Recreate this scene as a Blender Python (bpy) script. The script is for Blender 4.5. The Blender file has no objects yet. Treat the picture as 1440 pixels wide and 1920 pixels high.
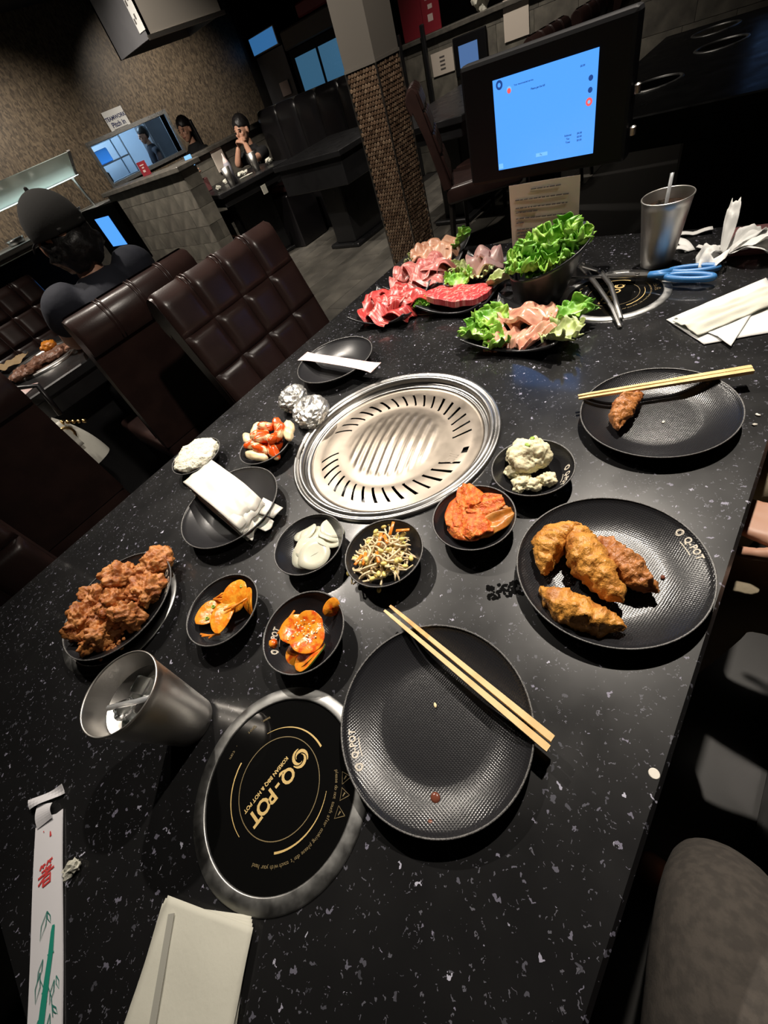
import bpy, bmesh, math, random
from math import sin, cos, pi, radians, sqrt, atan2, hypot, exp
from mathutils import Vector, Matrix, noise

SC = bpy.context.scene
COL = SC.collection
# ------------------------------------------------------------------ camera
cam_d = bpy.data.cameras.new('camera')
cam_d.sensor_fit = 'VERTICAL'
cam_d.sensor_height = 36.0
cam_d.lens = 771.31 / 1920 * 36.0
cam_d.clip_start = 0.02
cam = bpy.data.objects.new('camera', cam_d)
COL.objects.link(cam)
cam.matrix_world = Matrix((
    (0.571670, 0.721408, -0.390851, 0.0),
    (-0.767102, 0.300919, -0.566570, 0.0),
    (-0.291114, 0.623714, 0.725420, 1.25),
    (0, 0, 0, 1)))
SC.camera = cam
# ------------------------------------------------------------------ world, lights, exposure
SC.view_settings.view_transform = 'Standard'
SC.view_settings.look = 'None'
SC.view_settings.gamma = 1.0
SC.view_settings.use_curve_mapping = False
SC.view_settings.exposure = 0.15
w = bpy.data.worlds.new('world'); SC.world = w
w.use_nodes = True
w.node_tree.nodes['Background'].inputs[0].default_value = (0.9, 0.95, 1.0, 1)
w.node_tree.nodes['Background'].inputs[1].default_value = 0.013
def spot(name, loc, target, watts, cone, blend=0.6, radius=0.03, col=(1.0, 0.86, 0.70)):
    d = bpy.data.lights.new(name, 'SPOT')
    d.energy = watts; d.spot_size = radians(cone); d.spot_blend = blend
    d.shadow_soft_size = radius; d.color = col
    o = bpy.data.objects.new(name, d); COL.objects.link(o)
    o.location = loc
    o.rotation_euler = (Vector(target) - Vector(loc)).to_track_quat('-Z', 'Y').to_euler()
    return o
def point(name, loc, watts, radius=0.08, col=(1.0, 0.88, 0.74)):
    d = bpy.data.lights.new(name, 'POINT')
    d.energy = watts; d.shadow_soft_size = radius; d.color = col
    o = bpy.data.objects.new(name, d); COL.objects.link(o); o.location = loc
    return o
# ceiling downlights over the diner's own table
WARM = (1.0, 0.905, 0.79)
spot('downlight_or_fill', (1.55, 0.32, 2.80), (0.62, 0.34, 0.75), 290, 44, 0.8, 0.025, WARM)
spot('downlight_or_fill', (1.05, 1.85, 2.80), (0.42, 0.62, 0.75), 175, 48, 0.8, 0.025, WARM)
# downlights over other tables and walls; some are fills added to brighten parts
spot('downlight_or_fill', (0.60, 2.05, 2.80), (0.55, 1.5, 0.95), 110, 62, 0.9, 0.05, WARM)  # fill spot aimed to bring up the chair tops
spot('downlight_or_fill', (0.45, -1.0, 2.80), (0.65, 1.15, 0.85), 120, 40, 0.9, 0.05, WARM)  # added fill from the aisle side, brightens the chair fronts
spot('downlight_or_fill', (0.10, 2.75, 2.80), (0.22, 2.35, 0.75), 130, 56, 0.9, 0.05, WARM)  # added fill for the neighbouring table and the white bag
spot('downlight_or_fill', (1.7, 1.6, 2.80), (2.9, 2.25, 1.0), 170, 60, 0.9, 0.04, WARM)  # added fill on the camera side, brightens the pillar
spot('downlight_or_fill', (2.2, 3.2, 2.80), (2.8, 3.3, 0.0), 130, 80, 0.9, 0.04, WARM)
spot('downlight_or_fill', (2.5, 3.9, 2.80), (3.5, 4.9, 0.9), 150, 60, 0.9, 0.04, WARM)
spot('downlight_or_fill', (1.6, 4.3, 2.80), (2.6, 5.2, 0.6), 300, 80, 0.9, 0.04, WARM)
spot('downlight_or_fill', (0.6, 7.2, 2.80), (0.8, 9.0, 0.7), 240, 95, 0.95, 0.05, WARM)
spot('downlight_or_fill', (3.0, 7.2, 2.80), (3.1, 9.0, 0.8), 190, 95, 0.95, 0.05, WARM)
spot('downlight_or_fill', (5.6, 7.3, 2.80), (5.8, 9.0, 0.9), 190, 95, 0.95, 0.05, WARM)
spot('downlight_or_fill', (4.2, 2.6, 2.80), (4.6, 2.6, 0.5), 160, 95, 0.95, 0.05, WARM)
spot('downlight_or_fill', (2.9, 1.4, 2.80), (3.4, 0.9, 0.7), 25, 90, 0.95, 0.05, WARM)
# ------------------------------------------------------------------ materials
def nt(m): return m.node_tree.nodes, m.node_tree.links
def mat(name, col, rough=0.5, metal=0.0, bump=None, var=None, spec=0.5, coat=0.0, trans=0.0, sss=0.0, ior=1.5, emit=None, coords='Object', rvar=None, alpha=None):
    """var=(second colour, noise scale, low, high); bump=(scale, strength, distance)"""
    m = bpy.data.materials.new(name); m.use_nodes = True
    N, L = nt(m); b = N['Principled BSDF']
    b.inputs['Base Color'].default_value = (*col, 1)
    b.inputs['Roughness'].default_value = rough
    b.inputs['Metallic'].default_value = metal
    b.inputs['Specular IOR Level'].default_value = spec
    b.inputs['IOR'].default_value = ior
    b.inputs['Coat Weight'].default_value = coat
    b.inputs['Coat Roughness'].default_value = 0.12
    b.inputs['Transmission Weight'].default_value = trans
    if sss:
        b.inputs['Subsurface Weight'].default_value = sss
        b.inputs['Subsurface Radius'].default_value = (0.010, 0.005, 0.003)
        b.inputs['Subsurface Scale'].default_value = 0.6
    if alpha is not None: b.inputs['Alpha'].default_value = alpha
    if emit:
        b.inputs['Emission Color'].default_value = (*emit[0], 1)
        b.inputs['Emission Strength'].default_value = emit[1]
    tc = N.new('ShaderNodeTexCoord')
    if var:
        c2, sc, lo, hi = var[:4]
        n = N.new('ShaderNodeTexNoise'); n.inputs['Scale'].default_value = sc; n.inputs['Detail'].default_value = 6
        L.new(tc.outputs[coords], n.inputs['Vector'])
        r = N.new('ShaderNodeValToRGB')
        r.color_ramp.elements[0].position = lo; r.color_ramp.elements[0].color = (*col, 1)
        r.color_ramp.elements[1].position = hi; r.color_ramp.elements[1].color = (*c2, 1)
        L.new(n.outputs['Fac'], r.inputs['Fac']); L.new(r.outputs['Color'], b.inputs['Base Color'])
    if rvar:
        n = N.new('ShaderNodeTexNoise'); n.inputs['Scale'].default_value = rvar[0]; n.inputs['Detail'].default_value = 5
        L.new(tc.outputs[coords], n.inputs['Vector'])
        mr = N.new('ShaderNodeMapRange'); mr.inputs['From Min'].default_value = 0.3; mr.inputs['From Max'].default_value = 0.7
        mr.inputs['To Min'].default_value = rvar[1]; mr.inputs['To Max'].default_value = rvar[2]
        L.new(n.outputs['Fac'], mr.inputs['Value']); L.new(mr.outputs['Result'], b.inputs['Roughness'])
    if bump:
        n = N.new('ShaderNodeTexNoise'); n.inputs['Scale'].default_value = bump[0]; n.inputs['Detail'].default_value = 5
        L.new(tc.outputs[coords], n.inputs['Vector'])
        bp = N.new('ShaderNodeBump'); bp.inputs['Strength'].default_value = bump[1]
        bp.inputs['Distance'].default_value = bump[2] if len(bump) > 2 else 0.002
        L.new(n.outputs['Fac'], bp.inputs['Height']); L.new(bp.outputs['Normal'], b.inputs['Normal'])
    return m
def math_node(N, L, op, a, b=None, clamp=False):
    n = N.new('ShaderNodeMath'); n.operation = op; n.use_clamp = clamp
    for i, v in enumerate((a, b)):
        if v is None: continue
        if isinstance(v, (int, float)): n.inputs[i].default_value = v
        else: L.new(v, n.inputs[i])
    return n.outputs[0]
def quartz_material():
    m = bpy.data.materials.new('black_speckled_quartz'); m.use_nodes = True
    N, L = nt(m); b = N['Principled BSDF']
    tc = N.new('ShaderNodeTexCoord')
    ds = N.new('ShaderNodeTexNoise'); ds.inputs['Scale'].default_value = 170; ds.inputs['Detail'].default_value = 2
    L.new(tc.outputs['Object'], ds.inputs['Vector'])
    mixv = N.new('ShaderNodeMix'); mixv.data_type = 'RGBA'; mixv.blend_type = 'LINEAR_LIGHT'; mixv.inputs[0].default_value = 0.0075
    L.new(tc.outputs['Object'], mixv.inputs[6]); L.new(ds.outputs['Color'], mixv.inputs[7])
    def flakes(scale, keep, rmin, rmax):
        v = N.new('ShaderNodeTexVoronoi'); v.inputs['Scale'].default_value = scale; v.voronoi_dimensions = '2D'
        L.new(mixv.outputs[2], v.inputs['Vector'])
        sp = N.new('ShaderNodeSeparateColor'); L.new(v.outputs['Color'], sp.inputs[0])
        k = math_node(N, L, 'GREATER_THAN', sp.outputs[0], keep)
        rad = N.new('ShaderNodeMapRange'); L.new(sp.outputs[1], rad.inputs['Value'])
        rad.inputs['To Min'].default_value = rmin; rad.inputs['To Max'].default_value = rmax
        inside = math_node(N, L, 'LESS_THAN', v.outputs['Distance'], rad.outputs['Result'])
        return math_node(N, L, 'MULTIPLY', k, inside), sp.outputs[2]
    f1, c1 = flakes(85, 0.66, 0.03, 0.21)
    f2, c2 = flakes(210, 0.74, 0.06, 0.22)
    ramp = N.new('ShaderNodeValToRGB'); e = ramp.color_ramp.elements
    e[0].position = 0; e[0].color = (0.035, 0.036, 0.042, 1); e[1].position = 1; e[1].color = (0.50, 0.50, 0.60, 1)
    x = e.new(0.45); x.color = (0.085, 0.085, 0.105, 1); x = e.new(0.85); x.color = (0.22, 0.21, 0.28, 1)
    L.new(c1, ramp.inputs['Fac'])
    base = N.new('ShaderNodeTexNoise'); base.inputs['Scale'].default_value = 9; base.inputs['Detail'].default_value = 4
    L.new(tc.outputs['Object'], base.inputs['Vector'])
    br = N.new('ShaderNodeValToRGB'); br.color_ramp.elements[0].color = (0.006, 0.006, 0.007, 1); br.color_ramp.elements[1].color = (0.012, 0.012, 0.012, 1)
    L.new(base.outputs['Fac'], br.inputs['Fac'])
    m2 = N.new('ShaderNodeMix'); m2.data_type = 'RGBA'; L.new(f2, m2.inputs[0]); L.new(br.outputs['Color'], m2.inputs[6]); m2.inputs[7].default_value = (0.10, 0.10, 0.12, 1)
    m1 = N.new('ShaderNodeMix'); m1.data_type = 'RGBA'; L.new(f1, m1.inputs[0]); L.new(m2.outputs[2], m1.inputs[6]); L.new(ramp.outputs['Color'], m1.inputs[7])
    L.new(m1.outputs[2], b.inputs['Base Color'])
    rn = N.new('ShaderNodeTexNoise'); rn.inputs['Scale'].default_value = 14; rn.inputs['Detail'].default_value = 6
    L.new(tc.outputs['Object'], rn.inputs['Vector'])
    mr = N.new('ShaderNodeMapRange'); mr.inputs['From Min'].default_value = 0.3; mr.inputs['From Max'].default_value = 0.7
    mr.inputs['To Min'].default_value = 0.27; mr.inputs['To Max'].default_value = 0.38
    L.new(rn.outputs['Fac'], mr.inputs['Value']); L.new(mr.outputs['Result'], b.inputs['Roughness'])
    b.inputs['Specular IOR Level'].default_value = 0.36; b.inputs['Coat Weight'].default_value = 0.9; b.inputs['Coat Roughness'].default_value = 0.10
    return m
def crosshatch_material(name, col, rough, scale, strength):
    m = bpy.data.materials.new(name); m.use_nodes = True
    N, L = nt(m); b = N['Principled BSDF']
    b.inputs['Base Color'].default_value = (*col, 1); b.inputs['Roughness'].default_value = rough
    tc = N.new('ShaderNodeTexCoord')
    outs = []
    for ang in (0.15, 0.15 + pi / 2):
        mp = N.new('ShaderNodeMapping'); mp.inputs['Rotation'].default_value = (0, 0, ang)
        L.new(tc.outputs['Object'], mp.inputs['Vector'])
        wv = N.new('ShaderNodeTexWave'); wv.inputs['Scale'].default_value = scale; wv.inputs['Distortion'].default_value = 2.0
        wv.inputs['Detail'].default_value = 3; wv.inputs['Detail Scale'].default_value = 0.6
        L.new(mp.outputs['Vector'], wv.inputs['Vector']); outs.append(wv.outputs['Fac'])
    s = math_node(N, L, 'MAXIMUM', outs[0], outs[1])
    bp = N.new('ShaderNodeBump'); bp.inputs['Strength'].default_value = strength; bp.inputs['Distance'].default_value = 0.00022
    L.new(s, bp.inputs['Height']); L.new(bp.outputs['Normal'], b.inputs['Normal'])
    return m
def island_material(name, cols, rough=0.5, bump=None):
    m = bpy.data.materials.new(name); m.use_nodes = True
    N, L = nt(m); b = N['Principled BSDF']; b.inputs['Roughness'].default_value = rough
    g = N.new('ShaderNodeNewGeometry'); r = N.new('ShaderNodeValToRGB')
    els = r.color_ramp.elements
    els[0].color = (*cols[0], 1); els[1].color = (*cols[-1], 1)
    for i, c in enumerate(cols[1:-1]):
        e = els.new((i + 1) / (len(cols) - 1)); e.color = (*c, 1)
    L.new(g.outputs['Random Per Island'], r.inputs['Fac']); L.new(r.outputs['Color'], b.inputs['Base Color'])
    return m
def objrand_material(name, cols, rough=0.6, scale=9, bump=0.3):
    """each object gets its own tone out of cols, with stone mottling"""
    m = bpy.data.materials.new(name); m.use_nodes = True
    N, L = nt(m); b = N['Principled BSDF']; b.inputs['Roughness'].default_value = rough
    oi = N.new('ShaderNodeObjectInfo'); r = N.new('ShaderNodeValToRGB'); els = r.color_ramp.elements
    els[0].color = (*cols[0], 1); els[1].color = (*cols[-1], 1)
    for i, c in enumerate(cols[1:-1]):
        e = els.new((i + 1) / (len(cols) - 1)); e.color = (*c, 1)
    L.new(oi.outputs['Random'], r.inputs['Fac'])
    tc = N.new('ShaderNodeTexCoord'); n = N.new('ShaderNodeTexNoise'); n.inputs['Scale'].default_value = scale; n.inputs['Detail'].default_value = 7
    L.new(tc.outputs['Object'], n.inputs['Vector'])
    mx = N.new('ShaderNodeMix'); mx.data_type = 'RGBA'; mx.blend_type = 'MULTIPLY'; mx.inputs[0].default_value = 0.75
    rr = N.new('ShaderNodeValToRGB'); rr.color_ramp.elements[0].position = 0.3; rr.color_ramp.elements[0].color = (0.45, 0.45, 0.45, 1)
    rr.color_ramp.elements[1].position = 0.7; rr.color_ramp.elements[1].color = (1.35, 1.33, 1.28, 1)
    L.new(n.outputs['Fac'], rr.inputs['Fac']); L.new(r.outputs['Color'], mx.inputs[6]); L.new(rr.outputs['Color'], mx.inputs[7])
    L.new(mx.outputs[2], b.inputs['Base Color'])
    bp = N.new('ShaderNodeBump'); bp.inputs['Strength'].default_value = bump; bp.inputs['Distance'].default_value = 0.006
    L.new(n.outputs['Fac'], bp.inputs['Height']); L.new(bp.outputs['Normal'], b.inputs['Normal'])
    return m
def meat_material(name, lean, fat, scale, lo, hi, stretch=(1, 4, 1), rough=0.34):
    m = bpy.data.materials.new(name); m.use_nodes = True
    N, L = nt(m); b = N['Principled BSDF']; b.inputs['Roughness'].default_value = rough
    b.inputs['Subsurface Weight'].default_value = 0.15; b.inputs['Subsurface Radius'].default_value = (0.008, 0.003, 0.002); b.inputs['Subsurface Scale'].default_value = 0.5
    tc = N.new('ShaderNodeTexCoord'); mp = N.new('ShaderNodeMapping'); mp.inputs['Scale'].default_value = stretch
    L.new(tc.outputs['UV'], mp.inputs['Vector'])
    n = N.new('ShaderNodeTexNoise'); n.inputs['Scale'].default_value = scale; n.inputs['Detail'].default_value = 5; n.inputs['Distortion'].default_value = 1.1
    oi = N.new('ShaderNodeObjectInfo')
    va = N.new('ShaderNodeVectorMath'); va.operation = 'ADD'
    cx = N.new('ShaderNodeCombineXYZ'); mul = math_node(N, L, 'MULTIPLY', oi.outputs['Random'], 37.0)
    for i in range(3): L.new(mul, cx.inputs[i])
    L.new(mp.outputs['Vector'], va.inputs[0]); L.new(cx.outputs[0], va.inputs[1]); L.new(va.outputs[0], n.inputs['Vector'])
    r = N.new('ShaderNodeValToRGB'); e = r.color_ramp.elements
    e[0].position = lo; e[0].color = (*lean, 1); e[1].position = hi; e[1].color = (*fat, 1)
    L.new(n.outputs['Fac'], r.inputs['Fac']); L.new(r.outputs['Color'], b.inputs['Base Color'])
    bp = N.new('ShaderNodeBump'); bp.inputs['Strength'].default_value = 0.35; bp.inputs['Distance'].default_value = 0.002
    L.new(n.outputs['Fac'], bp.inputs['Height']); L.new(bp.outputs['Normal'], b.inputs['Normal'])
    return m
M = {}
M['quartz'] = quartz_material()
M['plate'] = crosshatch_material('black_hatched_stoneware', (0.014, 0.014, 0.016), 0.26, 125, 0.6)
M['bowl_hatch'] = crosshatch_material('black_fine_hatched_stoneware', (0.013, 0.013, 0.015), 0.28, 130, 0.4)
M['plate_smooth'] = mat('black_matte_stoneware', (0.016, 0.016, 0.018), 0.33, bump=(260, 0.12, 0.0006))
M['rim_wear'] = mat('worn_grey_rim', (0.16, 0.155, 0.15), 0.45, bump=(700, 0.5, 0.0006), var=((0.03, 0.03, 0.03), 900, 0.42, 0.6))
M['steel'] = mat('brushed_steel', (0.42, 0.41, 0.395), 0.30, 1.0, rvar=(20, 0.26, 0.38))
M['steel_dull'] = mat('dull_steel', (0.40, 0.40, 0.39), 0.42, 1.0, rvar=(60, 0.34, 0.55))
M['grill_plate'] = mat('used_grill_plate', (0.31, 0.27, 0.225), 0.38, 1.0, var=((0.22, 0.19, 0.16), 14, 0.4, 0.7), rvar=(30, 0.36, 0.48))
M['cup_steel'] = mat('satin_cup_steel', (0.55, 0.53, 0.50), 0.40, 1.0, bump=(420, 0.10, 0.0006), rvar=(30, 0.34, 0.46))
M['black_glass'] = mat('black_hob_glass', (0.004, 0.004, 0.004), 0.06)
M['gold'] = mat('gold_print', (0.62, 0.44, 0.17), 0.5)
M['gold_dim'] = mat('dim_gold_print', (0.20, 0.15, 0.07), 0.5)
M['white_print'] = mat('cream_print', (0.66, 0.60, 0.50), 0.6)
M['black'] = mat('black_void', (0.003, 0.003, 0.003), 0.7)
M['leather'] = mat('dark_brown_leather', (0.034, 0.0175, 0.0150), 0.31, bump=(240, 0.16, 0.0012), var=((0.025, 0.013, 0.0115), 12, 0.4, 0.6))
M['leather_black'] = mat('black_leather', (0.010, 0.009, 0.010), 0.33, bump=(180, 0.14, 0.0012))
M['dark_wood'] = mat('black_stained_wood', (0.012, 0.010, 0.009), 0.4, bump=(40, 0.1))
M['black_lam'] = mat('black_table_laminate', (0.012, 0.012, 0.013), 0.32, rvar=(12, 0.25, 0.42))
M['floor_plank'] = objrand_material('grey_floor_plank', [(0.085, 0.080, 0.070), (0.12, 0.112, 0.098), (0.10, 0.094, 0.084)], 0.45, 5, 0.15)
M['floor_base'] = mat('dark_floor', (0.014, 0.013, 0.012), 0.5)
M['stone'] = objrand_material('grey_stone_tile', [(0.10, 0.094, 0.080), (0.15, 0.14, 0.118), (0.125, 0.115, 0.098), (0.19, 0.178, 0.15)], 0.6, 10, 0.4)
M['stone_cap'] = mat('grey_counter_cap', (0.12, 0.11, 0.095), 0.4, var=((0.085, 0.08, 0.07), 18, 0.4, 0.6))
M['grout'] = mat('dark_grout', (0.03, 0.028, 0.025), 0.8)
M['hex'] = island_material('brown_hex_mosaic', [(0.045, 0.026, 0.016), (0.15, 0.095, 0.06), (0.085, 0.052, 0.033), (0.21, 0.145, 0.095), (0.065, 0.04, 0.026)], 0.3)
M['pillar_paint'] = mat('taupe_pillar_paint', (0.125, 0.113, 0.098), 0.6, bump=(60, 0.08))
M['steel_trim'] = mat('thin_steel_trim', (0.45, 0.42, 0.38), 0.35, 1.0)
M['ceiling'] = mat('black_ceiling', (0.012, 0.011, 0.010), 0.8)
M['dark_wall'] = mat('dark_brown_wall', (0.030, 0.026, 0.023), 0.7, bump=(30, 0.2), var=((0.02, 0.017, 0.015), 4, 0.4, 0.6))
M['hood_grey'] = mat('grey_hood_metal', (0.17, 0.17, 0.18), 0.5, 0.3, var=((0.14, 0.14, 0.15), 3, 0.4, 0.6))
M['hood_tan'] = mat('taupe_hood_metal', (0.17, 0.155, 0.135), 0.5, 0.2)
M['paper'] = mat('white_paper', (0.68, 0.68, 0.66), 0.7, bump=(220, 0.15, 0.0006))
M['sleeve'] = mat('chopstick_sleeve_paper', (0.72, 0.71, 0.74), 0.6, bump=(90, 0.2, 0.0008))
M['pink_sleeve'] = mat('pale_pink_sleeve_paper', (0.72, 0.58, 0.56), 0.6, var=((0.70, 0.40, 0.37), 45, 0.52, 0.66))
M['napkin'] = mat('off_white_napkin', (0.62, 0.61, 0.52), 0.85, bump=(160, 0.3, 0.001))
M['red_ink'] = mat('red_ink', (0.62, 0.05, 0.05), 0.6)
M['green_ink'] = mat('green_ink', (0.01, 0.27, 0.19), 0.6)
M['green_line'] = mat('dark_green_line_ink', (0.03, 0.20, 0.16), 0.6)
M['sheet_paper'] = mat('grey_notice_paper', (0.66, 0.58, 0.50), 0.7)
M['ink'] = mat('black_ink', (0.10, 0.09, 0.085), 0.7)
M['ink_navy'] = mat('navy_ink', (0.03, 0.035, 0.11), 0.7)
M['ink_dark'] = mat('dark_ink', (0.02, 0.02, 0.02), 0.7)
M['bamboo'] = mat('pale_bamboo', (0.80, 0.58, 0.28), 0.5, bump=(60, 0.2, 0.0008), var=((0.70, 0.47, 0.20), 40, 0.42, 0.62))
M['bamboo_stain'] = mat('sauce_stained_bamboo', (0.70, 0.30, 0.07), 0.45, var=((0.78, 0.50, 0.18), 60, 0.4, 0.6))
M['monitor'] = mat('black_monitor_plastic', (0.003, 0.003, 0.004), 0.6, spec=0.2)
M['screen'] = mat('lit_blue_screen', (0.0, 0.0, 0.0), 0.2, emit=((0.085, 0.34, 1.0), 1.08))
M['screen_far'] = mat('lit_pale_blue_screen', (0.0, 0.0, 0.0), 0.2, emit=((0.18, 0.36, 0.78), 0.38), var=None)
M['screen_dark'] = mat('dark_screen_glyph', (0.0, 0.0, 0.0), 0.3, emit=((0.015, 0.06, 0.25), 1.0))
M['screen_red'] = mat('red_screen_button', (0.0, 0.0, 0.0), 0.3, emit=((1.0, 0.12, 0.12), 0.9))
M['screen_pale'] = mat('pale_screen_button', (0.0, 0.0, 0.0), 0.3, emit=((0.18, 0.48, 0.90), 1.1))
M['blue_plastic'] = mat('blue_handle_plastic', (0.045, 0.19, 0.46), 0.4)
M['clear'] = mat('clear_plastic', (0.95, 0.97, 1.0), 0.08, trans=1.0, ior=1.3)
M['straw'] = mat('milky_clear_straw', (0.60, 0.62, 0.64), 0.2, trans=0.55, ior=1.3)
M['glass'] = mat('clear_glass', (0.75, 0.85, 0.82), 0.10, trans=0.7, ior=1.3)
M['crease'] = mat('grey_napkin_crease', (0.36, 0.355, 0.31), 0.85)
M['water'] = mat('water', (0.93, 0.97, 0.96), 0.02, trans=1.0, ior=1.33)
M['cola'] = mat('dark_drink', (0.03, 0.018, 0.012), 0.05)
M['foil'] = mat('crinkled_foil', (0.70, 0.69, 0.66), 0.32, 0.85, bump=(90, 0.6, 0.003))
M['lettuce'] = mat('green_lettuce', (0.11, 0.32, 0.022), 0.42, var=((0.33, 0.54, 0.08), 26, 0.40, 0.66), sss=0.0, bump=(160, 0.3, 0.001))
M['lettuce_pale'] = mat('pale_lettuce', (0.42, 0.52, 0.18), 0.42, var=((0.55, 0.60, 0.33), 25, 0.4, 0.65), bump=(120, 0.3, 0.001))
M['rib'] = mat('white_lettuce_rib', (0.60, 0.64, 0.46), 0.4)
M['beef'] = meat_material('red_sliced_beef', (0.40, 0.036, 0.034), (0.72, 0.34, 0.29), 2.2, 0.52, 0.68)
M['beef_pink'] = meat_material('pink_sliced_beef', (0.40, 0.085, 0.08), (0.64, 0.31, 0.27), 3.2, 0.42, 0.66)
M['steak'] = meat_material('raw_red_steak', (0.42, 0.04, 0.045), (0.74, 0.30, 0.26), 7.0, 0.50, 0.66, (1, 2, 1), 0.34)
M['chicken_raw'] = meat_material('marinated_raw_chicken', (0.56, 0.24, 0.17), (0.70, 0.40, 0.28), 3.0, 0.36, 0.62, (1, 1, 1), 0.22)
M['tan_meat'] = meat_material('marinated_tan_pork', (0.55, 0.26, 0.16), (0.68, 0.40, 0.27), 3.0, 0.4, 0.62, (1, 2, 1), 0.32)
M['pork'] = meat_material('pale_pink_pork', (0.55, 0.30, 0.29), (0.68, 0.46, 0.42), 3.0, 0.4, 0.62, (1, 1, 1), 0.35)
M['fried'] = mat('fried_chicken_crust', (0.33, 0.095, 0.024), 0.5, var=((0.60, 0.25, 0.07), 55, 0.36, 0.64), bump=(130, 0.8, 0.004))
M['dumpling'] = mat('fried_dumpling_skin', (0.64, 0.29, 0.055), 0.36, var=((0.42, 0.15, 0.03), 42, 0.48, 0.68), bump=(120, 0.9, 0.005))
M['dumpling_dark'] = mat('browned_dumpling_skin', (0.46, 0.18, 0.05), 0.36, var=((0.28, 0.085, 0.025), 42, 0.48, 0.68), bump=(120, 0.9, 0.005))
M['kimchi'] = mat('kimchi_leaf', (0.68, 0.10, 0.012), 0.30, var=((0.84, 0.25, 0.04), 150, 0.42, 0.62), bump=(260, 1.0, 0.003))
M['kimchi_dark'] = mat('kimchi_leaf_brown', (0.50, 0.16, 0.02), 0.35, var=((0.58, 0.26, 0.06), 60, 0.42, 0.62), bump=(110, 0.55, 0.002))
M['red_sauce'] = mat('red_chilli_sauce', (0.60, 0.055, 0.008), 0.15, coat=0.3)
M['ricecake'] = mat('pale_rice_cake', (0.78, 0.62, 0.38), 0.35, sss=0.1)
M['ricecake_sauce'] = mat('rice_cake_with_sauce', (0.76, 0.56, 0.30), 0.25, var=((0.66, 0.08, 0.008), 50, 0.42, 0.50))
M['daikon'] = mat('translucent_white_radish', (0.64, 0.62, 0.50), 0.28, sss=0.2, bump=(60, 0.1))
M['ricepaper'] = mat('white_rice_sheet', (0.74, 0.71, 0.64), 0.40, sss=0.15, bump=(40, 0.15, 0.002))
M['potato'] = mat('mashed_potato_salad', (0.80, 0.73, 0.48), 0.6, sss=0.1, bump=(180, 0.6, 0.003))
M['garlic'] = mat('minced_garlic', (0.84, 0.81, 0.66), 0.5, sss=0.1, bump=(260, 1.0, 0.004))
M['spring_onion'] = mat('green_spring_onion', (0.30, 0.45, 0.06), 0.4)
M['sprout'] = mat('bean_sprout', (0.74, 0.59, 0.36), 0.3, sss=0.1)
M['sprout_head'] = mat('yellow_bean_head', (0.80, 0.64, 0.20), 0.3)
M['carrot'] = mat('orange_carrot', (0.72, 0.22, 0.02), 0.3, coat=0.2)
M['pickle'] = mat('orange_pickled_radish', (0.76, 0.21, 0.012), 0.24, var=((0.82, 0.36, 0.03), 90, 0.42, 0.62), bump=(170, 0.6, 0.002))
M['cucumber'] = mat('sauced_cucumber', (0.76, 0.27, 0.02), 0.18, var=((0.62, 0.08, 0.008), 90, 0.46, 0.60), bump=(150, 0.5, 0.002))
M['cuke_skin'] = mat('cucumber_skin', (0.09, 0.17, 0.03), 0.3)
M['sesame'] = mat('sesame_seed', (0.80, 0.66, 0.38), 0.5)
M['crumb'] = mat('pale_crumb', (0.72, 0.68, 0.60), 0.6)
M['stain'] = mat('dried_black_smear', (0.003, 0.003, 0.003), 0.9, spec=0.05)
M['drop'] = mat('brown_sauce_drop', (0.16, 0.05, 0.03), 0.12)
M['skin'] = mat('warm_skin', (0.50, 0.27, 0.18), 0.5, sss=0.08)
M['hair'] = mat('black_hair', (0.006, 0.005, 0.005), 0.45, bump=(90, 0.5, 0.004))
M['navy'] = mat('navy_cotton', (0.012, 0.014, 0.024), 0.85, bump=(50, 0.25, 0.004))
M['black_cloth'] = mat('black_cotton', (0.006, 0.006, 0.007), 0.85, bump=(60, 0.2, 0.003))
M['cap'] = mat('black_cap_cotton', (0.005, 0.0045, 0.004), 0.95, bump=(120, 0.2, 0.002))
M['grey_trouser'] = mat('grey_brushed_trousers', (0.085, 0.073, 0.062), 0.92, bump=(420, 0.35, 0.001), var=((0.06, 0.052, 0.045), 90, 0.4, 0.6))
M['beige'] = mat('beige_trousers', (0.30, 0.25, 0.17), 0.9, bump=(200, 0.3, 0.002))
M['eye_dark'] = mat('dark_eye', (0.01, 0.008, 0.008), 0.3)
M['lip'] = mat('lip', (0.40, 0.15, 0.12), 0.5)
M['red_card'] = mat('red_card', (0.26, 0.018, 0.03), 0.5)
M['pale_mark'] = mat('pale_print', (0.62, 0.50, 0.46), 0.6)
M['bag_white'] = mat('white_leather_bag', (0.66, 0.65, 0.58), 0.5, bump=(60, 0.2, 0.003))
M['mauve'] = mat('mauve_leather_strap', (0.12, 0.07, 0.07), 0.45)
M['gold_metal'] = mat('gold_clasp', (0.75, 0.52, 0.22), 0.25, 1.0)
M['maroon_box'] = mat('maroon_box_card', (0.13, 0.045, 0.045), 0.6)
M['window_blue'] = mat('dim_blue_lit_window', (0.01, 0.01, 0.01), 0.2, emit=((0.05, 0.16, 0.28), 0.55))
M['sign_blue'] = mat('lit_blue_sign', (0.01, 0.01, 0.01), 0.3, emit=((0.035, 0.15, 0.36), 0.75))
M['kitchen_white'] = mat('white_kitchen_panel', (0.62, 0.72, 0.82), 0.5)
M['kitchen_blue'] = mat('blue_crate_plastic', (0.06, 0.30, 0.80), 0.5)
M['shelf_steel'] = mat('kitchen_shelf_steel', (0.55, 0.62, 0.68), 0.35, 1.0)
M['wood_tan'] = mat('tan_printed_paper', (0.36, 0.25, 0.13), 0.7)
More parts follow.
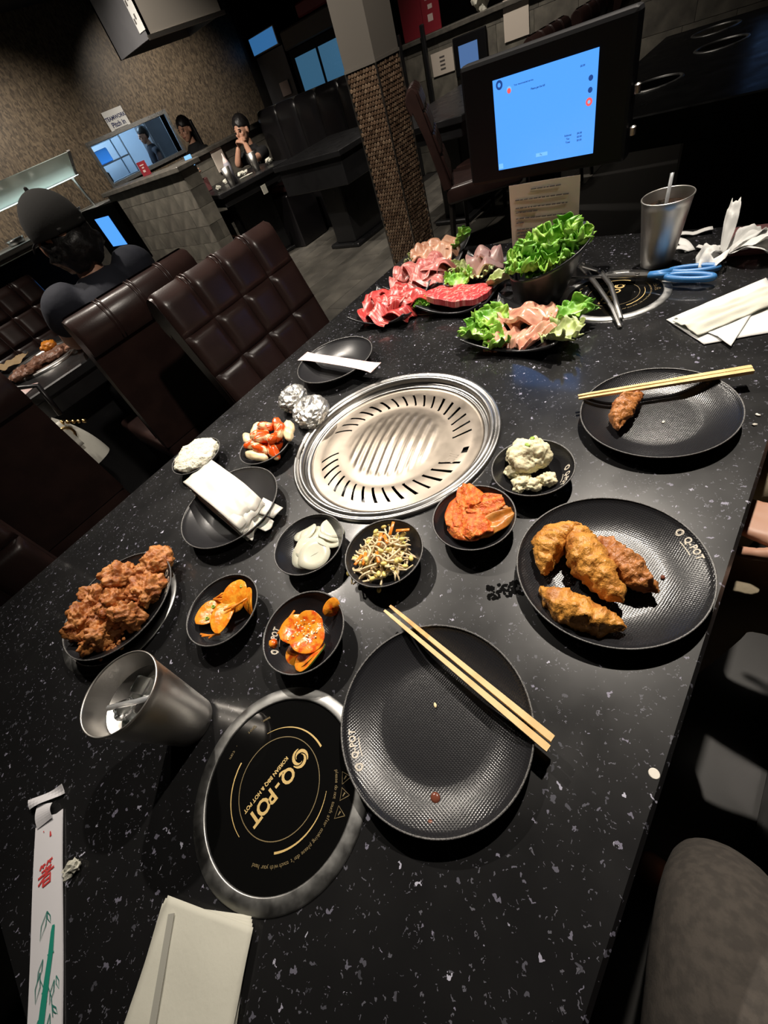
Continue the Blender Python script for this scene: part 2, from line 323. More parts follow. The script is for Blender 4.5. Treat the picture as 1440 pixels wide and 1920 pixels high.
M['brown_food'] = mat('browned_meat', (0.16, 0.075, 0.045), 0.45, var=((0.30, 0.15, 0.10), 60, 0.4, 0.6), bump=(120, 0.7, 0.003))
M['orange_food'] = mat('orange_kimchi_pile', (0.70, 0.24, 0.02), 0.35, bump=(120, 0.5, 0.003))
M['crystal'] = mat('crystal_button', (0.9, 0.9, 0.95), 0.08, 1.0)
M['tongs'] = mat('tong_steel', (0.42, 0.41, 0.39), 0.34, 1.0)
M['bottle'] = mat('grey_bottle_plastic', (0.34, 0.33, 0.38), 0.3)
def wall_texture_material():
    m = bpy.data.materials.new('brown_textured_wallcovering'); m.use_nodes = True
    N, L = nt(m); b = N['Principled BSDF']; b.inputs['Roughness'].default_value = 0.45
    tc = N.new('ShaderNodeTexCoord')
    mp = N.new('ShaderNodeMapping'); mp.inputs['Scale'].default_value = (1, 1, 0.5); mp.inputs['Rotation'].default_value = (0, 0.35, 0)
    L.new(tc.outputs['Object'], mp.inputs['Vector'])
    v = N.new('ShaderNodeTexVoronoi'); v.inputs['Scale'].default_value = 55; v.distance = 'CHEBYCHEV'
    L.new(mp.outputs['Vector'], v.inputs['Vector'])
    r = N.new('ShaderNodeValToRGB'); e = r.color_ramp.elements
    e[0].color = (0.055, 0.042, 0.030, 1); e[1].color = (0.175, 0.132, 0.086, 1)
    sp = N.new('ShaderNodeSeparateColor'); L.new(v.outputs['Color'], sp.inputs[0]); L.new(sp.outputs[0], r.inputs['Fac'])
    L.new(r.outputs['Color'], b.inputs['Base Color'])
    bp = N.new('ShaderNodeBump'); bp.inputs['Strength'].default_value = 0.5; bp.inputs['Distance'].default_value = 0.01
    L.new(sp.outputs[1], bp.inputs['Height']); L.new(bp.outputs['Normal'], b.inputs['Normal'])
    return m
M['wall_tex'] = wall_texture_material()

# ------------------------------------------------------------------ geometry helpers
class MB:
    def __init__(s): s.v = []; s.f = []; s.uv = None
    def add(s, vs, fs):
        o = len(s.v); s.v += [tuple(p) for p in vs]; s.f += [tuple(i + o for i in f) for f in fs]; return s
    def box(s, lo, hi, mtx=None):
        x0, y0, z0 = lo; x1, y1, z1 = hi
        vs = [(x0, y0, z0), (x1, y0, z0), (x1, y1, z0), (x0, y1, z0), (x0, y0, z1), (x1, y0, z1), (x1, y1, z1), (x0, y1, z1)]
        if mtx is not None: vs = [mtx @ Vector(p) for p in vs]
        return s.add(vs, [(3, 2, 1, 0), (4, 5, 6, 7), (0, 1, 5, 4), (1, 2, 6, 5), (2, 3, 7, 6), (3, 0, 4, 7)])
    def rbox(s, lo, hi, r, mtx=None, seg=3):
        """box with rounded edges (grid of a superellipsoid-like clamp)"""
        bm = bmesh.new(); c = [(a + b) / 2 for a, b in zip(lo, hi)]; d = [(b - a) for a, b in zip(lo, hi)]
        bmesh.ops.create_cube(bm, size=1)
        bmesh.ops.scale(bm, vec=d, verts=bm.verts); bmesh.ops.translate(bm, vec=c, verts=bm.verts)
        bmesh.ops.bevel(bm, geom=bm.edges[:], offset=r, segments=seg, affect='EDGES', profile=0.5)
        bm.verts.index_update()
        vs = [(mtx @ v.co) if mtx is not None else v.co.copy() for v in bm.verts]; fs = [[v.index for v in f.verts] for f in bm.faces]
        bm.free(); return s.add(vs, fs)
    def lathe(s, prof, n=48, c=(0, 0), cap0=False, cap1=False, sweep=None):
        k = len(prof); vs = []
        for i in range(n):
            a = 2 * pi * i / n; ca, sa = cos(a), sin(a)
            vs += [(c[0] + r * ca, c[1] + r * sa, z) for r, z in prof]
        fs = []
        for i in range(n):
            j = (i + 1) % n
            for t in range(k - 1): fs.append((i * k + t, j * k + t, j * k + t + 1, i * k + t + 1))
        if cap0: fs.append(tuple(i * k for i in range(n))[::-1])
        if cap1: fs.append(tuple(i * k + k - 1 for i in range(n)))
        return s.add(vs, fs)
    def tube(s, pts, rad, n=8, caps=True):
        pts = [Vector(p) for p in pts]; m = len(pts)
        rads = rad if isinstance(rad, (list, tuple)) else [rad] * m
        vs = []; up = None
        for i, p in enumerate(pts):
            t = (pts[min(i + 1, m - 1)] - pts[max(i - 1, 0)]).normalized()
            if up is None: up = Vector((0, 0, 1)) if abs(t.z) < 0.9 else Vector((1, 0, 0))
            a = t.cross(up).normalized(); up = a.cross(t).normalized()
            for j in range(n):
                g = 2 * pi * j / n; vs.append(p + (a * cos(g) + up * sin(g)) * rads[i])
        fs = [(i * n + j, i * n + (j + 1) % n, (i + 1) * n + (j + 1) % n, (i + 1) * n + j) for i in range(m - 1) for j in range(n)]
        if caps: fs += [tuple(range(n))[::-1], tuple((m - 1) * n + j for j in range(n))]
        return s.add(vs, fs)
    def poly(s, pts2, z0, z1, mtx=None):
        """extruded polygon"""
        n = len(pts2); vs = [(x, y, z0) for x, y in pts2] + [(x, y, z1) for x, y in pts2]
        if mtx is not None: vs = [mtx @ Vector(p) for p in vs]
        return s.add(vs, [tuple(range(n))[::-1], tuple(range(n, 2 * n))] + [(i, (i + 1) % n, n + (i + 1) % n, n + i) for i in range(n)])
    def grid(s, fn, nu, nv, thick=0.0, closed_u=False):
        """surface fn(u,v)->Vector; thick>0 makes a closed sheet"""
        P = [[Vector(fn(i / nu, j / nv)) for j in range(nv + 1)] for i in range(nu + 1)]
        W = nv + 1; vs = [p for row in P for p in row]
        q = lambda i, j: i * W + j
        fs = [(q(i, j), q(i + 1, j), q(i + 1, j + 1), q(i, j + 1)) for i in range(nu) for j in range(nv)]
        if thick:
            N_ = []
            for i in range(nu + 1):
                for j in range(nv + 1):
                    du = P[min(i + 1, nu)][j] - P[max(i - 1, 0)][j]; dv = P[i][min(j + 1, nv)] - P[i][max(j - 1, 0)]
                    c = du.cross(dv); N_.append(c.normalized() if c.length > 1e-12 else Vector((0, 0, 1)))
            o = len(vs); vs2 = [p - n * thick for p, n in zip(vs, N_)]
            fs2 = [tuple(o + k for k in f[::-1]) for f in fs]
            for i in range(nu):
                fs2.append((q(i, 0), o + q(i, 0), o + q(i + 1, 0), q(i + 1, 0))); fs2.append((q(i + 1, nv), o + q(i + 1, nv), o + q(i, nv), q(i, nv)))
            for j in range(nv):
                fs2.append((q(0, j + 1), o + q(0, j + 1), o + q(0, j), q(0, j))); fs2.append((q(nu, j), o + q(nu, j), o + q(nu, j + 1), q(nu, j + 1)))
            vs = vs + vs2; fs = fs + fs2
            s.uvs = [(i / nu, j / nv) for i in range(nu + 1) for j in range(nv + 1)] * 2
        return s.add(vs, fs)
    def mesh(s, name, m, smooth=False, uv=None):
        me = bpy.data.meshes.new(name); me.from_pydata(s.v, [], s.f); me.validate(); me.update()
        if m is not None: me.materials.append(M[m] if isinstance(m, str) else m)
        if smooth: me.polygons.foreach_set('use_smooth', [True] * len(me.polygons))
        if uv:
            l = me.uv_layers.new(name='uv'); 
            for p in me.polygons:
                for li in p.loop_indices: l.data[li].uv = uv[me.loops[li].vertex_index]
        return me
    def obj(s, name, m, parent=None, smooth=False, loc=None, rz=None, uv=None, flat_angle=None):
        me = s.mesh(name, m, smooth, uv)
        if flat_angle: sharp(me, flat_angle)
        o = bpy.data.objects.new(name, me); COL.objects.link(o)
        if parent is not None: o.parent = parent
        if loc is not None: o.location = loc
        if rz is not None: o.rotation_euler = (0, 0, rz)
        return o
def sharp(me, deg):
    me.polygons.foreach_set('use_smooth', [True] * len(me.polygons))
    bm = bmesh.new(); bm.from_mesh(me)
    for e in bm.edges:
        if len(e.link_faces) == 2 and e.calc_face_angle(0) > radians(deg): e.smooth = False
    bm.to_mesh(me); bm.free()
def link(name, me, parent=None, loc=(0, 0, 0), rot=(0, 0, 0), scale=(1, 1, 1)):
    o = bpy.data.objects.new(name, me); COL.objects.link(o); o.parent = parent
    o.location = loc; o.rotation_euler = rot; o.scale = scale; return o
def tag(o, label, cat, group=None, kind=None):
    o['label'] = label; o['category'] = cat
    if group: o['group'] = group
    if kind: o['kind'] = kind
    return o
def thing(name, label, cat, loc=(0, 0, 0), rz=0.0, group=None):
    o = bpy.data.objects.new(name, None); COL.objects.link(o); o.empty_display_size = 0.02
    o.location = loc; o.rotation_euler = (0, 0, rz); tag(o, label, cat, group); return o
def struct(o): o['kind'] = 'structure'; return o
def copy_tree(o, parent=None):
    c = o.copy(); COL.objects.link(c); c.parent = parent
    for ch in o.children: copy_tree(ch, c)
    return c
def ico(sub):
    bm = bmesh.new(); bmesh.ops.create_icosphere(bm, subdivisions=sub, radius=1); bm.verts.index_update()
    v = [p.co.copy() for p in bm.verts]; f = [[q.index for q in p.verts] for p in bm.faces]; bm.free(); return v, f
ICO = {k: ico(k) for k in (2, 3, 4, 5)}
def fbm(p, o=4): return noise.fractal(p, 0.6, 2.1, o)
def blob(radii, amp, freq, seed, sub=4, flat=None, ridged=False, rot=(0, 0, 0), at=(0, 0, 0), mb=None):
    """lumpy body: unit sphere displaced along its normal, scaled; flat cuts the underside"""
    V, F = ICO[sub]; R = Matrix.Rotation(rot[2], 3, 'Z') @ Matrix.Rotation(rot[1], 3, 'Y') @ Matrix.Rotation(rot[0], 3, 'X')
    sd = Vector((seed * 3.17, seed * 1.31, seed * 7.7)); out = []
    for p in V:
        q = Vector((p.x * radii[0], p.y * radii[1], p.z * radii[2]))
        n = fbm(q * freq + sd)
        if ridged: n = 1 - 2 * abs(n)
        q = q + Vector((p.x, p.y, p.z)) * (n * amp)
        if flat is not None and q.z < flat: q.z = flat + (q.z - flat) * 0.12
        out.append(R @ q + Vector(at))
    mb = mb or MB(); mb.add(out, F); return mb
def text_mesh(txt, size, font_bold=False, extrude=0.0, align='CENTER'):
    cu = bpy.data.curves.new('lettering', 'FONT'); cu.body = txt; cu.size = size; cu.align_x = align; cu.align_y = 'CENTER'
    cu.extrude = extrude; cu.resolution_u = 3
    if font_bold: cu.offset = size * 0.03
    o = bpy.data.objects.new('lettering', cu); COL.objects.link(o)
    dg = bpy.context.evaluated_depsgraph_get(); me = bpy.data.meshes.new_from_object(o.evaluated_get(dg))
    vs = [v.co.copy() for v in me.vertices]; fs = [list(p.vertices) for p in me.polygons]
    bpy.data.objects.remove(o); bpy.data.curves.remove(cu); bpy.data.meshes.remove(me)
    return vs, fs
def stroke(pts, widths):
    """flat brush stroke polygon strip in the xy plane -> verts, faces"""
    n = len(pts); vs = []
    for i in range(n):
        a = Vector(pts[max(i - 1, 0)]); b = Vector(pts[min(i + 1, n - 1)]); t = (b - a); t = t.normalized() if t.length else Vector((1, 0))
        nrm = Vector((-t.y, t.x)); p = Vector(pts[i]); w_ = widths[i] / 2
        vs += [(p.x + nrm.x * w_, p.y + nrm.y * w_, 0), (p.x - nrm.x * w_, p.y - nrm.y * w_, 0)]
    return vs, [(2 * i, 2 * i + 1, 2 * i + 3, 2 * i + 2) for i in range(n - 1)]
def swirl(r):
    """whirlpool logo: three tapering crescents and a core, radius r"""
    mb = MB()
    for k in range(3):
        a0 = 2 * pi * k / 3; pts = []; ws = []
        for i in range(15):
            t = i / 14; a = a0 + t * 3.6; rr = r * (0.92 - 0.52 * t); pts.append((rr * cos(a), rr * sin(a))); ws.append(r * (0.06 + 0.26 * sin(pi * min(1, t * 1.1 + 0.02))))
        mb.add(*stroke(pts, ws))
    return mb.v, mb.f
def bake(o, smooth=True):
    dg = bpy.context.evaluated_depsgraph_get(); me = bpy.data.meshes.new_from_object(o.evaluated_get(dg))
    if smooth: me.polygons.foreach_set('use_smooth', [True] * len(me.polygons))
    return me
def skin_obj(name, chains, m, parent=None, extra=None, voxel=0.012, sub=1, smooth_it=3):
    """chains: list of [(x,y,z,radius),...]; every chain is skinned, then all are fused into one continuous surface"""
    mb = MB()
    for ch in chains:
        me = bpy.data.meshes.new('t'); me.from_pydata([c[:3] for c in ch], [(i, i + 1) for i in range(len(ch) - 1)], [])
        o = bpy.data.objects.new('t', me); COL.objects.link(o)
        sk = o.modifiers.new('s', 'SKIN'); sk.use_smooth_shade = True
        for i, c in enumerate(ch):
            r = c[3] if isinstance(c[3], tuple) else (c[3], c[3]); me.skin_vertices[0].data[i].radius = r
        me.skin_vertices[0].data[0].use_root = True
        ss = o.modifiers.new('u', 'SUBSURF'); ss.levels = 2; ss.render_levels = 2
        bm_ = bake(o); mb.add([v.co.copy() for v in bm_.vertices], [list(p.vertices) for p in bm_.polygons])
        bpy.data.objects.remove(o); bpy.data.meshes.remove(me); bpy.data.meshes.remove(bm_)
    if extra:
        for e in extra: mb.add(e.v, e.f)
    o = mb.obj('t', None)
    rm = o.modifiers.new('r', 'REMESH'); rm.mode = 'VOXEL'; rm.voxel_size = voxel
    if smooth_it:
        sm = o.modifiers.new('m', 'SMOOTH'); sm.iterations = smooth_it; sm.factor = 0.5
    me = bake(o); me.materials.clear(); me.materials.append(M[m]); me.name = name
    old = o.data; bpy.data.objects.remove(o); bpy.data.meshes.remove(old)
    return link(name, me, parent)
# ================================================================== the setting
TZ = 0.75
# floor with planks where the photo shows them
fl = struct(MB().box((-3, -4, -0.05), (9.2, 10.2, -0.004)).obj('floor', 'floor_base'))
random.seed(3)
PL = MB().rbox((-0.6, -0.088, -0.02), (0.6, 0.088, 0.0), 0.003, seg=1).mesh('plank', 'floor_plank')
row = 0; y = 1.55
while y < 5.4:
    x = 1.2 + (row * 0.47) % 1.2
    while x < 5.2:
        link('plank', PL, fl, (x, y, random.uniform(-0.0012, 0.0012))); x += 1.206
    y += 0.18; row += 1
struct(MB().box((-3, -4, 2.9), (9.2, 10.2, 3.0)).obj('ceiling', 'ceiling'))
# back wall with the kitchen pass-through opening (x 4.05..5.55, z 1.0..1.49)
bw = MB()
bw.box((-3, 9.0, 0), (4.05, 9.15, 2.9)); bw.box((5.55, 9.0, 0), (7.75, 9.15, 2.9))
bw.box((4.05, 9.0, 0), (5.55, 9.15, 1.0)); bw.box((4.05, 9.0, 1.49), (5.55, 9.15, 2.9))
struct(bw.obj('wall_back', 'wall_tex'))
wn = struct(MB().box((4.0, 8.97, 0.95), (5.6, 9.17, 1.0)).box((4.0, 8.97, 1.49), (5.6, 9.17, 1.54)).box((4.0, 8.97, 1.0), (4.05, 9.17, 1.49)).box((5.55, 8.97, 1.0), (5.6, 9.17, 1.49)).obj('window_1', 'steel_dull'))
struct(MB().box((-3.1, -4, 0), (-3, 10.2, 2.9)).obj('wall_near', 'dark_wall'))
struct(MB().box((-3, -4.1, 0), (9.2, -4, 2.9)).obj('wall_right', 'dark_wall'))
struct(MB().box((9.1, -4, 0), (9.2, 10.2, 2.9)).obj('wall_far', 'dark_wall'))
struct(MB().box((7.75, 9.0, 0), (9.2, 9.1, 2.9)).obj('wall_corner', 'dark_wall'))
# kitchen behind the opening
struct(MB().box((3.2, 11.4, 0), (6.6, 11.5, 2.9)).obj('wall_kitchen', 'kitchen_white'))
struct(MB().box((3.2, 9.15, -0.05), (6.6, 11.4, 0.0)).obj('floor_kitchen', 'floor_base'))
struct(MB().box((3.1, 9.15, 0), (3.2, 11.5, 2.9)).box((6.6, 9.15, 0), (6.7, 11.5, 2.9)).box((3.1, 9.15, 2.9), (6.7, 11.5, 3.0)).obj('wall_kitchen_side', 'kitchen_white'))
point('kitchen_tube', (4.9, 10.2, 2.3), 85, 0.3, (0.55, 0.78, 1.0))
t = thing('kitchen_shelf', 'steel kitchen shelving seen through the pass-through opening', 'shelf', (4.6, 10.7, 0))
for z in (0.95, 1.22, 1.52): MB().box((-0.75, -0.2, z), (0.75, 0.2, z + 0.025)).obj('shelf_board', 'shelf_steel', t)
for x in (-0.75, 0.0, 0.75):
    for yy in (-0.2, 0.2): MB().tube([(x, yy, 0), (x, yy, 1.7)], 0.016, 6).obj('post', 'shelf_steel', t)
for i, (x, z, w_, h, m) in enumerate([(-0.5, 1.245, 0.22, 0.16, 'black'), (-0.55, 0.975, 0.26, 0.19, 'ink'), (0.05, 0.975, 0.3, 0.16, 'black'), (0.28, 1.245, 0.3, 0.2, 'kitchen_blue'), (-0.15, 1.245, 0.24, 0.12, 'kitchen_white')]):
    tag(MB().rbox((4.6 + x - w_ / 2, 10.55, z), (4.6 + x + w_ / 2, 10.85, z + h), 0.015, seg=1).obj('storage_tub', m),
        ['black tub on the upper kitchen shelf', 'dark grey tub at the left of the middle kitchen shelf', 'black tray pile on the middle kitchen shelf by the worker', 'bright blue crate on the upper kitchen shelf', 'white box between tub and blue crate on the kitchen shelf'][i], 'container')
t = thing('kitchen_door', 'tall dark cabinet beside a white post behind the pass-through', 'cabinet', (6.0, 10.4, 0))
MB().rbox((-0.22, -0.2, 0), (0.22, 0.2, 1.9), 0.01, seg=1).obj('body', 'hood_grey', t)
MB().rbox((-0.2, -0.215, 0.05), (0.2, -0.2, 1.85), 0.005, seg=1).obj('door', 'hood_grey', t)
MB().tube([(-0.16, -0.235, 0.9), (-0.16, -0.235, 1.2)], 0.01, 6).obj('handle', 'steel', t)
# notice above the pass-through
t = thing('wall_sign', 'white paper sign reading TEAMWORK Pitch in above the kitchen opening', 'sign', (4.70, 8.985, 1.625))
MB().box((-0.185, -0.005, -0.14), (0.185, 0.005, 0.14)).obj('sheet', 'paper', t)
RX = Matrix.Rotation(pi / 2, 4, 'X')
def wall_text(txt, size, x, z, m, parent, bold=True, y=-0.0065):
    vs, fs = text_mesh(txt, size, bold); mb = MB().add([RX @ v + Vector((x, y, z)) for v in vs], fs); return mb.obj('lettering', m, parent)
wall_text('TEAMWORK', 0.066, -0.0, 0.045, 'ink_navy', t); wall_text('Pitch in', 0.085, 0.0, -0.032, 'ink_navy', t); 
MB().box((-0.13, -0.0068, -0.083), (0.14, -0.0055, -0.077)).obj('printed_line', 'ink', t)
# hood hanging over the diner-in-black's table
def hood(x0, x1, y0, y1, z0, label, sticker=False):
    t = thing('exhaust_hood', label, 'hood', ((x0 + x1) / 2, (y0 + y1) / 2, z0))
    a, b = (x1 - x0) / 2, (y1 - y0) / 2; h = 2.9 - z0
    MB().box((-a, -b, 0), (-a + 0.02, b, h)).obj('side_panel', 'hood_grey', t)
    MB().box((a - 0.02, -b, 0), (a, b, h)).obj('side_panel', 'hood_grey', t)
    MB().box((-a, -b, 0), (a, -b + 0.02, h)).obj('front_panel', 'hood_tan', t)
    MB().box((-a, b - 0.02, 0), (a, b, h)).obj('rear_panel', 'hood_tan', t)
    MB().box((-a + 0.02, -b + 0.02, 0.12), (a - 0.02, b - 0.02, 0.14)).obj('filter_tray', 'black', t)
    MB().box((-a - 0.012, -b - 0.012, -0.012), (a + 0.012, -b + 0.01, 0.016)).obj('lip', 'steel_trim', t)
    if sticker:
        s = MB().box((-a - 0.004, -b + 0.01, 0.05), (-a, -b + 0.11, 0.40)).obj('sticker', 'paper', t)
        MB().box((-a - 0.006, -b + 0.01, 0.29), (-a - 0.001, -b + 0.11, 0.40)).obj('yellow_band', 'wood_tan', s)
        for k, (dy, dz) in enumerate([(0.04, 0.22), (0.08, 0.20), (0.05, 0.12), (0.08, 0.10)]): MB().box((-a - 0.006, -b + dy, dz), (-a - 0.001, -b + dy + 0.02, dz + 0.03)).obj('icon', 'ink', s)
    return t
hood(3.10, 3.95, 4.66, 5.27, 1.80, 'grey boxy exhaust hood with a sticker hanging over the far booth table', True)
hood(3.05, 3.85, 0.0, 0.85, 1.85, 'unseen taupe exhaust hood added for its warm reflection, over the right table')  # added out of view to give the tabletop a warm reflection
# mosaic pillar
t = thing('pillar', 'square pillar clad in brown hexagon mosaic with taupe painted top', 'pillar', (2.922, 2.308, 0)); t['kind'] = 'structure'
hw = 0.122
MB().box((-hw + 0.006, -hw + 0.006, 0), (hw - 0.006, hw - 0.006, 1.163)).obj('core', 'grout', t)
MB().box((-hw, -hw, 1.172), (hw, hw, 2.9)).obj('painted_top', 'pillar_paint', t)
MB().box((-hw - 0.004, -hw - 0.004, 1.160), (hw + 0.004, hw + 0.004, 1.174)).obj('cap_trim', 'pillar_paint', t)
for sx in (-1, 1):
    for sy in (-1, 1): MB().box((sx * hw - 0.004, sy * hw - 0.004, 0), (sx * hw + 0.004, sy * hw + 0.004, 1.16)).obj('corner_trim', 'steel_trim', t)
random.seed(5)
pit = 0.0245; R_ = pit * 0.53
for face in range(4):
    mb = MB(); a = face * pi / 2; rot = Matrix.Rotation(a, 4, 'Z'); r0 = 0; z = pit * 0.6
    while z < 1.15:
        n = int(2 * hw / pit) + 1
        for i in range(n):
            yv = -hw + pit * (i + 0.5 + (0.5 if r0 % 2 else 0))
            if yv > hw - pit * 0.35 or yv < -hw + pit * 0.3: continue
            d = 0.0015 + random.random() * 0.003
            ring = [(yv + R_ * sin(k * pi / 3), z + R_ * cos(k * pi / 3)) for k in range(6)]
            cv = [(yv + R_ * 0.72 * sin(k * pi / 3), z + R_ * 0.72 * cos(k * pi / 3)) for k in range(6)]
            vs = [rot @ Vector((-hw + 0.006, p, q)) for p, q in ring] + [rot @ Vector((-hw - d + 0.002, p, q)) for p, q in cv]
            mb.add(vs, [(11, 10, 9, 8, 7, 6)] + [(k, 6 + k, 6 + (k + 1) % 6, (k + 1) % 6) for k in range(6)])
        z += pit * 0.87; r0 += 1
    o = mb.obj('hexagon_mosaic', 'hex', t); o['kind'] = 'stuff'
# stone-faced half walls
def stone_wall(label, x0, x1, y0, y1, h, seed, faces, cap=True, tw=0.30, th=0.145):
    random.seed(seed)
    t = thing('half_wall', label, 'wall', ((x0 + x1) / 2, (y0 + y1) / 2, 0)); t['kind'] = 'structure'
    a, b = (x1 - x0) / 2, (y1 - y0) / 2
    MB().box((-a + 0.012, -b + 0.012, 0), (a - 0.012, b - 0.012, h - 0.04)).obj('core', 'grout', t)
    if cap: MB().rbox((-a - 0.04, -b - 0.04, h - 0.04), (a + 0.04, b + 0.04, h), 0.006, seg=1).obj('cap', 'stone_cap', t)
    for fc in faces:
        half = b if 'X' in fc else a
        z = 0; r0 = 0
        while z < h - 0.06:
            zz = min(z + th, h - 0.045); u = -half - (0.5 * tw if r0 % 2 else random.uniform(0, 0.2) * tw)
            while u < half - 0.01:
                wv = tw * random.uniform(0.75, 1.25); u0 = max(u, -half + 0.001); u1 = min(u + wv, half - 0.001); d = random.uniform(0.0, 0.0022)
                if u1 - u0 > 0.012:
                    g = 0.0015
                    if fc == '-X': lo, hi = (-a - d, u0 + g, z + g), (-a + 0.014, u1 - g, zz - g)
                    elif fc == '+X': lo, hi = (a - 0.014, u0 + g, z + g), (a + d, u1 - g, zz - g)
                    elif fc == '-Y': lo, hi = (u0 + g, -b - d, z + g), (u1 - g, -b + 0.014, zz - g)
                    else: lo, hi = (u0 + g, b - 0.014, z + g), (u1 - g, b + d, zz - g)
                    c = [(p + q) / 2 for p, q in zip(lo, hi)]
                    MB().box([p - k for p, k in zip(lo, c)], [q - k for q, k in zip(hi, c)]).obj('stone_tile', 'stone', t, loc=c)
                u += wv
            z += th; r0 += 1
    return t
stone_wall('grey stone-tiled half wall with a counter cap beside the buffet', 2.60, 2.78, 4.41, 6.10, 1.05, 11, ('-X', '-Y'))
stone_wall('brown stone-tiled half wall behind the man in black', 3.2, 4.75, 5.35, 5.50, 1.03, 12, ('-Y',))
stone_wall('dim stone-tiled half wall with red cards right of the pillar', 5.40, 5.55, 0.6, 3.95, 1.115, 13, ('-X',), tw=0.36, th=0.2)
# ================================================================== the diner's own table
TX0, TX1, TY0, TY1 = -0.405, 1.28, -0.058, 1.017
GC = (0.428, 0.489)
tbl = thing('dining_table', 'black speckled stone barbecue table laid with dishes in the foreground', 'table', (GC[0], GC[1], 0))
def slab_with_hole(x0, x1, y0, y1, z0, z1, r, n=96, bev=0.004):
    """rectangular slab around the origin with a round hole"""
    angs = sorted(set([2 * pi * i / n for i in range(n)] + [atan2(y, x) % (2 * pi) for x in (x0, x1) for y in (y0, y1)]))
    def outer(a, ins):
        c, s = cos(a), sin(a); k = 1e9
        if c > 1e-9: k = min(k, (x1 - ins) / c)
        if c < -1e-9: k = min(k, (x0 + ins) / c)
        if s > 1e-9: k = min(k, (y1 - ins) / s)
        if s < -1e-9: k = min(k, (y0 + ins) / s)
        return c * k, s * k
    rows = []
    for a in angs:
        ox, oy = outer(a, 0); ix, iy = outer(a, bev); hx, hy = r * cos(a), r * sin(a)
        rows.append([(hx, hy, z0), (hx, hy, z1), (ix, iy, z1), (ox, oy, z1 - bev), (ox, oy, z0)])
    m = len(rows); vs = [p for q in rows for p in q]; fs = []
    for i in range(m):
        j = (i + 1) % m
        for k in range(5): fs.append((i * 5 + k, j * 5 + k, j * 5 + (k + 1) % 5, i * 5 + (k + 1) % 5)[::-1])
    return MB().add(vs, fs)
slab_with_hole(TX0 - GC[0], TX1 - GC[0], TY0 - GC[1], TY1 - GC[1], 0.712, TZ, 0.192).obj('tabletop', 'quartz', tbl, flat_angle=20)
MB().rbox((TX0 - GC[0] + 0.05, TY0 - GC[1] + 0.06, 0.63), (TX1 - GC[0] - 0.05, TY1 - GC[1] - 0.06, 0.712), 0.006, seg=1).obj('apron', 'black_lam', tbl)
MB().rbox((-0.42, -0.16, 0.04), (0.42, 0.16, 0.64), 0.02, seg=2).obj('pedestal', 'black_lam', tbl)
MB().rbox((-0.55, -0.25, 0.0), (0.55, 0.25, 0.045), 0.012, seg=2).obj('foot_plate', 'black_lam', tbl)
# ---- grill let into the table
gr = thing('barbecue_grill', 'round stainless barbecue grill with slotted domed plate let into the table', 'grill', (GC[0], GC[1], TZ))
ring = [(0.188, -0.035), (0.1885, -0.006), (0.186, 0.002), (0.189, 0.0065), (0.1945, 0.0075), (0.197, 0.004), (0.1995, 0.003), (0.202, 0.0065), (0.2065, 0.007), (0.2085, 0.0035), (0.2085, 0.0004)]
MB().lathe(ring, 128).obj('outer_ring', 'steel', gr, smooth=True)
inner = [(0.1755, -0.016), (0.1765, -0.010), (0.179, -0.0085), (0.1815, -0.0105), (0.184, -0.0085), (0.1865, -0.0045), (0.188, -0.006), (0.188, -0.04)]
MB().lathe(inner, 128).obj('inner_ring', 'steel', gr, smooth=True)
MB().lathe([(0.0005, -0.12), (0.17, -0.12), (0.186, -0.035)], 64, cap0=True).obj('dark_backing_pan', 'black', gr)  # black pan added so the slots read dark, standing in for shade
# slotted plate: polar mesh with the slots left open
NA = 720
radii = [0.0005 + 0.004 * q for q in range(28)] + [0.1125, 0.1175, 0.1205, 0.126, 0.132, 0.138, 0.144, 0.150, 0.1535, 0.157, 0.163, 0.170, 0.1745, 0.1765]
slots = []
for k in range(17): slots.append(88 - k * (153 / 16))
for k in range(16): slots.append(122 + k * (140 / 15))
def plate_z(r, a):
    z = -0.0135
    if r < 0.112: z = -0.0135 + 0.011 * (0.5 + 0.5 * cos(pi * r / 0.112))
    if 0.112 <= r < 0.157: z = -0.0135 + 0.0018 * sin(pi * (r - 0.112) / 0.045)
    if r > 0.1745: z = -0.0115
    if r < 0.094:
        x, y = r * cos(a), r * sin(a); c, s = cos(radians(15)), sin(radians(15)); v_ = -x * s + y * c
        z += 0.0026 * (0.5 + 0.5 * cos(2 * pi * v_ / 0.0185)) ** 1.3 * min(1, (0.094 - r) / 0.014)
    return z
def swirl_at(r): return radians(7) * (r - 0.1205) / 0.033 if 0.1175 < r < 0.157 else (0 if r <= 0.1175 else radians(7) * max(0, 1 - (r - 0.157) / 0.013))
vs = []; K = len(radii)
for i in range(NA):
    a = 2 * pi * i / NA
    for r in radii:
        b_ = a + swirl_at(r); vs.append((r * cos(b_), r * sin(b_), plate_z(r, b_)))
sl = [s % 360 for s in slots]
def is_slot(deg, r):
    if not (0.1175 <= r < 0.1535): return False
    for s in sl:
        d = (deg - s + 180) % 360 - 180
        if -1.12 <= d < 1.12: return True
    d = (deg - (-85) + 180) % 360 - 180
    return -3.2 < d < 3.2 and 0.143 < r < 0.152
fs = []
for i in range(NA):
    j = (i + 1) % NA; deg = i * 360 / NA + 0.25
    for k in range(K - 1):
        rm_ = (radii[k] + radii[k + 1]) / 2
        if is_slot(deg, rm_): continue
        fs.append((i * K + k, i * K + k + 1, j * K + k + 1, j * K + k))
MB().add(vs, fs).obj('grill_plate', 'grill_plate', gr, smooth=True)
tv, tf = text_mesh('JIC', 0.021, True, 0.0006); tm = Matrix.Translation((0.002, -0.1335, -0.0122)) @ Matrix.Rotation(radians(178), 4, 'Z')
MB().add([tm @ v for v in tv], tf).obj('stamped_lettering', 'grill_plate', gr)
